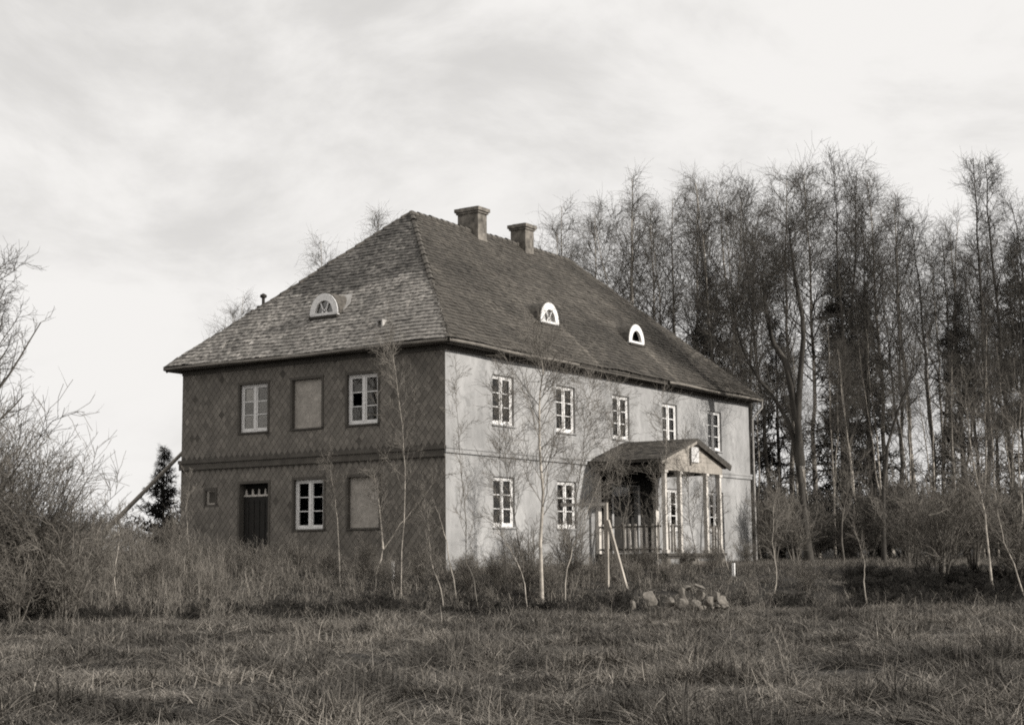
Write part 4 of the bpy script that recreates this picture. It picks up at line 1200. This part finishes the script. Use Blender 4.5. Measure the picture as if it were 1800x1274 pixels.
def area_points(dens, d0, d1, margin=1.15, extra=2.0, keep=None):
    """random points on the ground in the part of the view between depths d0 and d1"""
    hw = lambda d: d * 900 / FPX * margin + extra
    n = int(dens * (d1 - d0) * (hw(d0) + hw(d1)))
    d = RNG.uniform(d0, d1, n); la = RNG.uniform(-1, 1, n) * hw(d1)
    ok = np.abs(la) < hw(d)
    d, la = d[ok], la[ok]
    x = CAM[0] + FWD[0] * d + RGT[0] * la; y = CAM[1] + FWD[1] * d + RGT[1] * la
    s = d - .28 * la
    inside = (x > -.25) & (x < L_ + .2) & (y > -.2) & (y < W_ + .2)
    inporch = (x > 8.8) & (x < 13.7) & (y > -3.0) & (y < .1)
    ok = ~inside & ~inporch
    if keep is not None: ok &= keep(x, y, d, la, s)
    return x[ok], y[ok], d[ok], la[ok], s[ok]

def lump(x, y, f=1.0):
    return .5 + .25 * (np.sin(x * 1.7 * f + 2 * np.sin(y * .9 * f)) + np.sin(y * 2.1 * f + 1.7 * np.sin(x * 1.1 * f + 1)))

TUFTS = [tuft(200 + i, 44, .42, .011, .17, le, tn, 'grass') for i, (le, tn) in enumerate(
    ((.5, (.2, .3, .5)), (.9, (.2, .35, .6)), (1.1, (.25, .45, .8)), (.7, (.3, .6, 1.0)), (.9, (.4, .8, 1.2)), (1.3, (.5, .9, 1.4)), (.6, (.6, 1.0, 1.6)), (1.0, (.8, 1.3, 1.9))))]
rows = []
for dens, d0, d1 in ((46, 9.5, 18), (30, 18, 27), (22, 27, 42)):
    x, y, d, la, s = area_points(dens, d0, d1, keep=lambda x, y, d, la, s: s < 38.9)
    lp = lump(x, y, .8)
    keep = RNG.uniform(0, 1, len(x)) < np.clip(-.15 + 1.5 * lump(x, y, 2.6), .08, 1)
    x, y, d, lp = x[keep], y[keep], d[keep], lp[keep]
    n = len(x)
    rows.append(np.stack([x, y, ground_z(x, y), RNG.uniform(0, 6.28, n), RNG.normal(0, .12, n), RNG.uniform(.7, 1.25, n) * (1 + d / 70), RNG.uniform(.5, 1.1, n) * np.clip(.1 + 1.5 * lp * lump(x - 7, y + 2, 1.5) ** .5, .25, 1.35), np.clip(lump(x + 3, y - 5, 1.9) * 5 + lump(x, y, .45) * 4.5 - 1.2 + RNG.normal(0, 1.6, n), 0, 7)], -1))
scatter('meadow_grass', np.concatenate(rows), TUFTS, 'matted dry grass covering the meadow in front', 'grass')
SHORT = [tuft(230 + i, 40, .24, .010, .30, le, (.4, .7, 1.0, 1.3), 'grass') for i, le in enumerate((.7, 1.0, 1.2, .9))]
rows = []
for dens, d0, d1 in ((13, 36, 50), (5, 50, 74)):
    x, y, d, la, s = area_points(dens, d0, d1, keep=lambda x, y, d, la, s: s > 38.9)
    n = len(x)
    rows.append(np.stack([x, y, ground_z(x, y), RNG.uniform(0, 6.28, n), RNG.normal(0, .1, n), RNG.uniform(.8, 1.5, n), RNG.uniform(.5, 1.2, n)], -1))
scatter('yard_grass', np.concatenate(rows), SHORT, 'thin dry grass of the bank and yard around the house', 'grass')
WEEDS = [weed(260 + i, h) for i, h in enumerate((.9, 1.2, 1.0, .7, 1.3))]
rows = []
def weedy(x, y, d, la, s):
    left = np.clip((-la - 3.5) / 5, 0, 1)
    wall = np.exp(-np.maximum(0, np.maximum(-x, -y) - .0) / 1.4) * ((x < 15) & (y < W_ + 1))
    hollow = np.exp(-((s - 40.3) / 1.3) ** 2) * .5
    bank = ((s > 39) & (s < 47.5) & (la < 7)) * .42
    pr = np.clip(left * 1.0 * ((s > 39.2) & (s < 52)) + wall * .6 + hollow + bank, 0, 1)
    return RNG.uniform(0, 1, len(x)) < pr * (.35 + .9 * lump(x, y, 1.3))
x, y, d, la, s = area_points(9, 32, 62, keep=weedy)
n = len(x)
tall = .55 + .55 * np.clip((-la - 5) / 5, 0, 1)
scatter('dead_weeds', np.stack([x, y, ground_z(x, y), RNG.uniform(0, 6.28, n), RNG.normal(0, .1, n), RNG.uniform(.7, 1.2, n), RNG.uniform(.6, 1.15, n) * tall * .85], -1), WEEDS, 'dead weed stalks along the house foot and left of it', 'weeds')
# brush under the trees
UND = [tube for tube in (grow_shrub(90 + i, h=2.2, stems=9, spread=.5, r=.014, n1=6, n2=5, tw='twig', fine=.009) for i in range(3))]
und = []
for st_, cr_ in UND: und += [cr_, st_]
x, y, d, la, s = area_points(.42, 60, 112, 1.05, 3, keep=lambda x, y, d, la, s: ((x > L_ + 1.5) | (y < -14)) & (la > 6) & (d > 62))
n = len(x)
P = np.stack([x, y, ground_z(x, y), RNG.uniform(0, 6.28, n), RNG.normal(0, .05, n), RNG.uniform(1.0, 1.9, n), RNG.uniform(.9, 2.0, n)], -1)
scatter('undergrowth', P, [q for q in und if q.name.startswith('crown')], 'tangled leafless undergrowth on the floor of the wood', 'undergrowth')
# far hedge beyond the yard on the left
x, y, d, la, s = area_points(.09, 95, 150, 1.1, 3, keep=lambda x, y, d, la, s: (la < 0))
n = len(x)
P = np.stack([x, y, ground_z(x, y), RNG.uniform(0, 6.28, n), RNG.normal(0, .05, n), RNG.uniform(1.4, 2.4, n), RNG.uniform(.8, 1.7, n)], -1)
scatter('far_brush', P, [q for q in und if q.name.startswith('crown')], 'low far brush along the skyline left of the house', 'brush')

# brambles in the hollow at the edge of the meadow and below the brush at the right
def brambly(x, y, d, la, s):
    px = 900 + la / d * FPX
    w = np.where((px > 1480), 1.0, np.where((px > -50) & (px < 1110), .9, .12))
    band = np.where(px > 1480, (s > 39.0) & (s < 44.0), (s > 39.0) & (s < 41.6))
    return band & (RNG.uniform(0, 1, len(x)) < w * (.5 + .8 * lump(x, y, 1.1)))
x, y, d, la, s = area_points(9.0, 30, 60, keep=brambly)
n = len(x)
BRAM = [grow_shrub(95 + i, h=1.0, stems=12, spread=.8, r=.007, bark='bramble', tw='bramble', n1=8, n2=7, lift=-.02, fine=.006)[1] for i in range(3)]
P = np.stack([x, y, ground_z(x, y), RNG.uniform(0, 6.28, n), RNG.normal(0, .1, n), RNG.uniform(.6, 1.1, n), RNG.uniform(.35, .75, n)], -1)
scatter('bramble', P, BRAM, 'low dark brambles in the hollow at the far edge of the meadow', 'brambles')

x, y, d, la, s = area_points(1.1, 11, 38, keep=lambda x, y, d, la, s: (s < 38.5) & (RNG.uniform(0, 1, len(x)) < lump(x, y, .7) ** 2))
n = len(x)
scatter('meadow_stalks', np.stack([x, y, ground_z(x, y), RNG.uniform(0, 6.28, n), RNG.normal(0, .35, n), RNG.uniform(.4, .8, n), RNG.uniform(.25, .5, n)], -1), WEEDS, 'broken weed stalks standing here and there in the meadow', 'weeds')
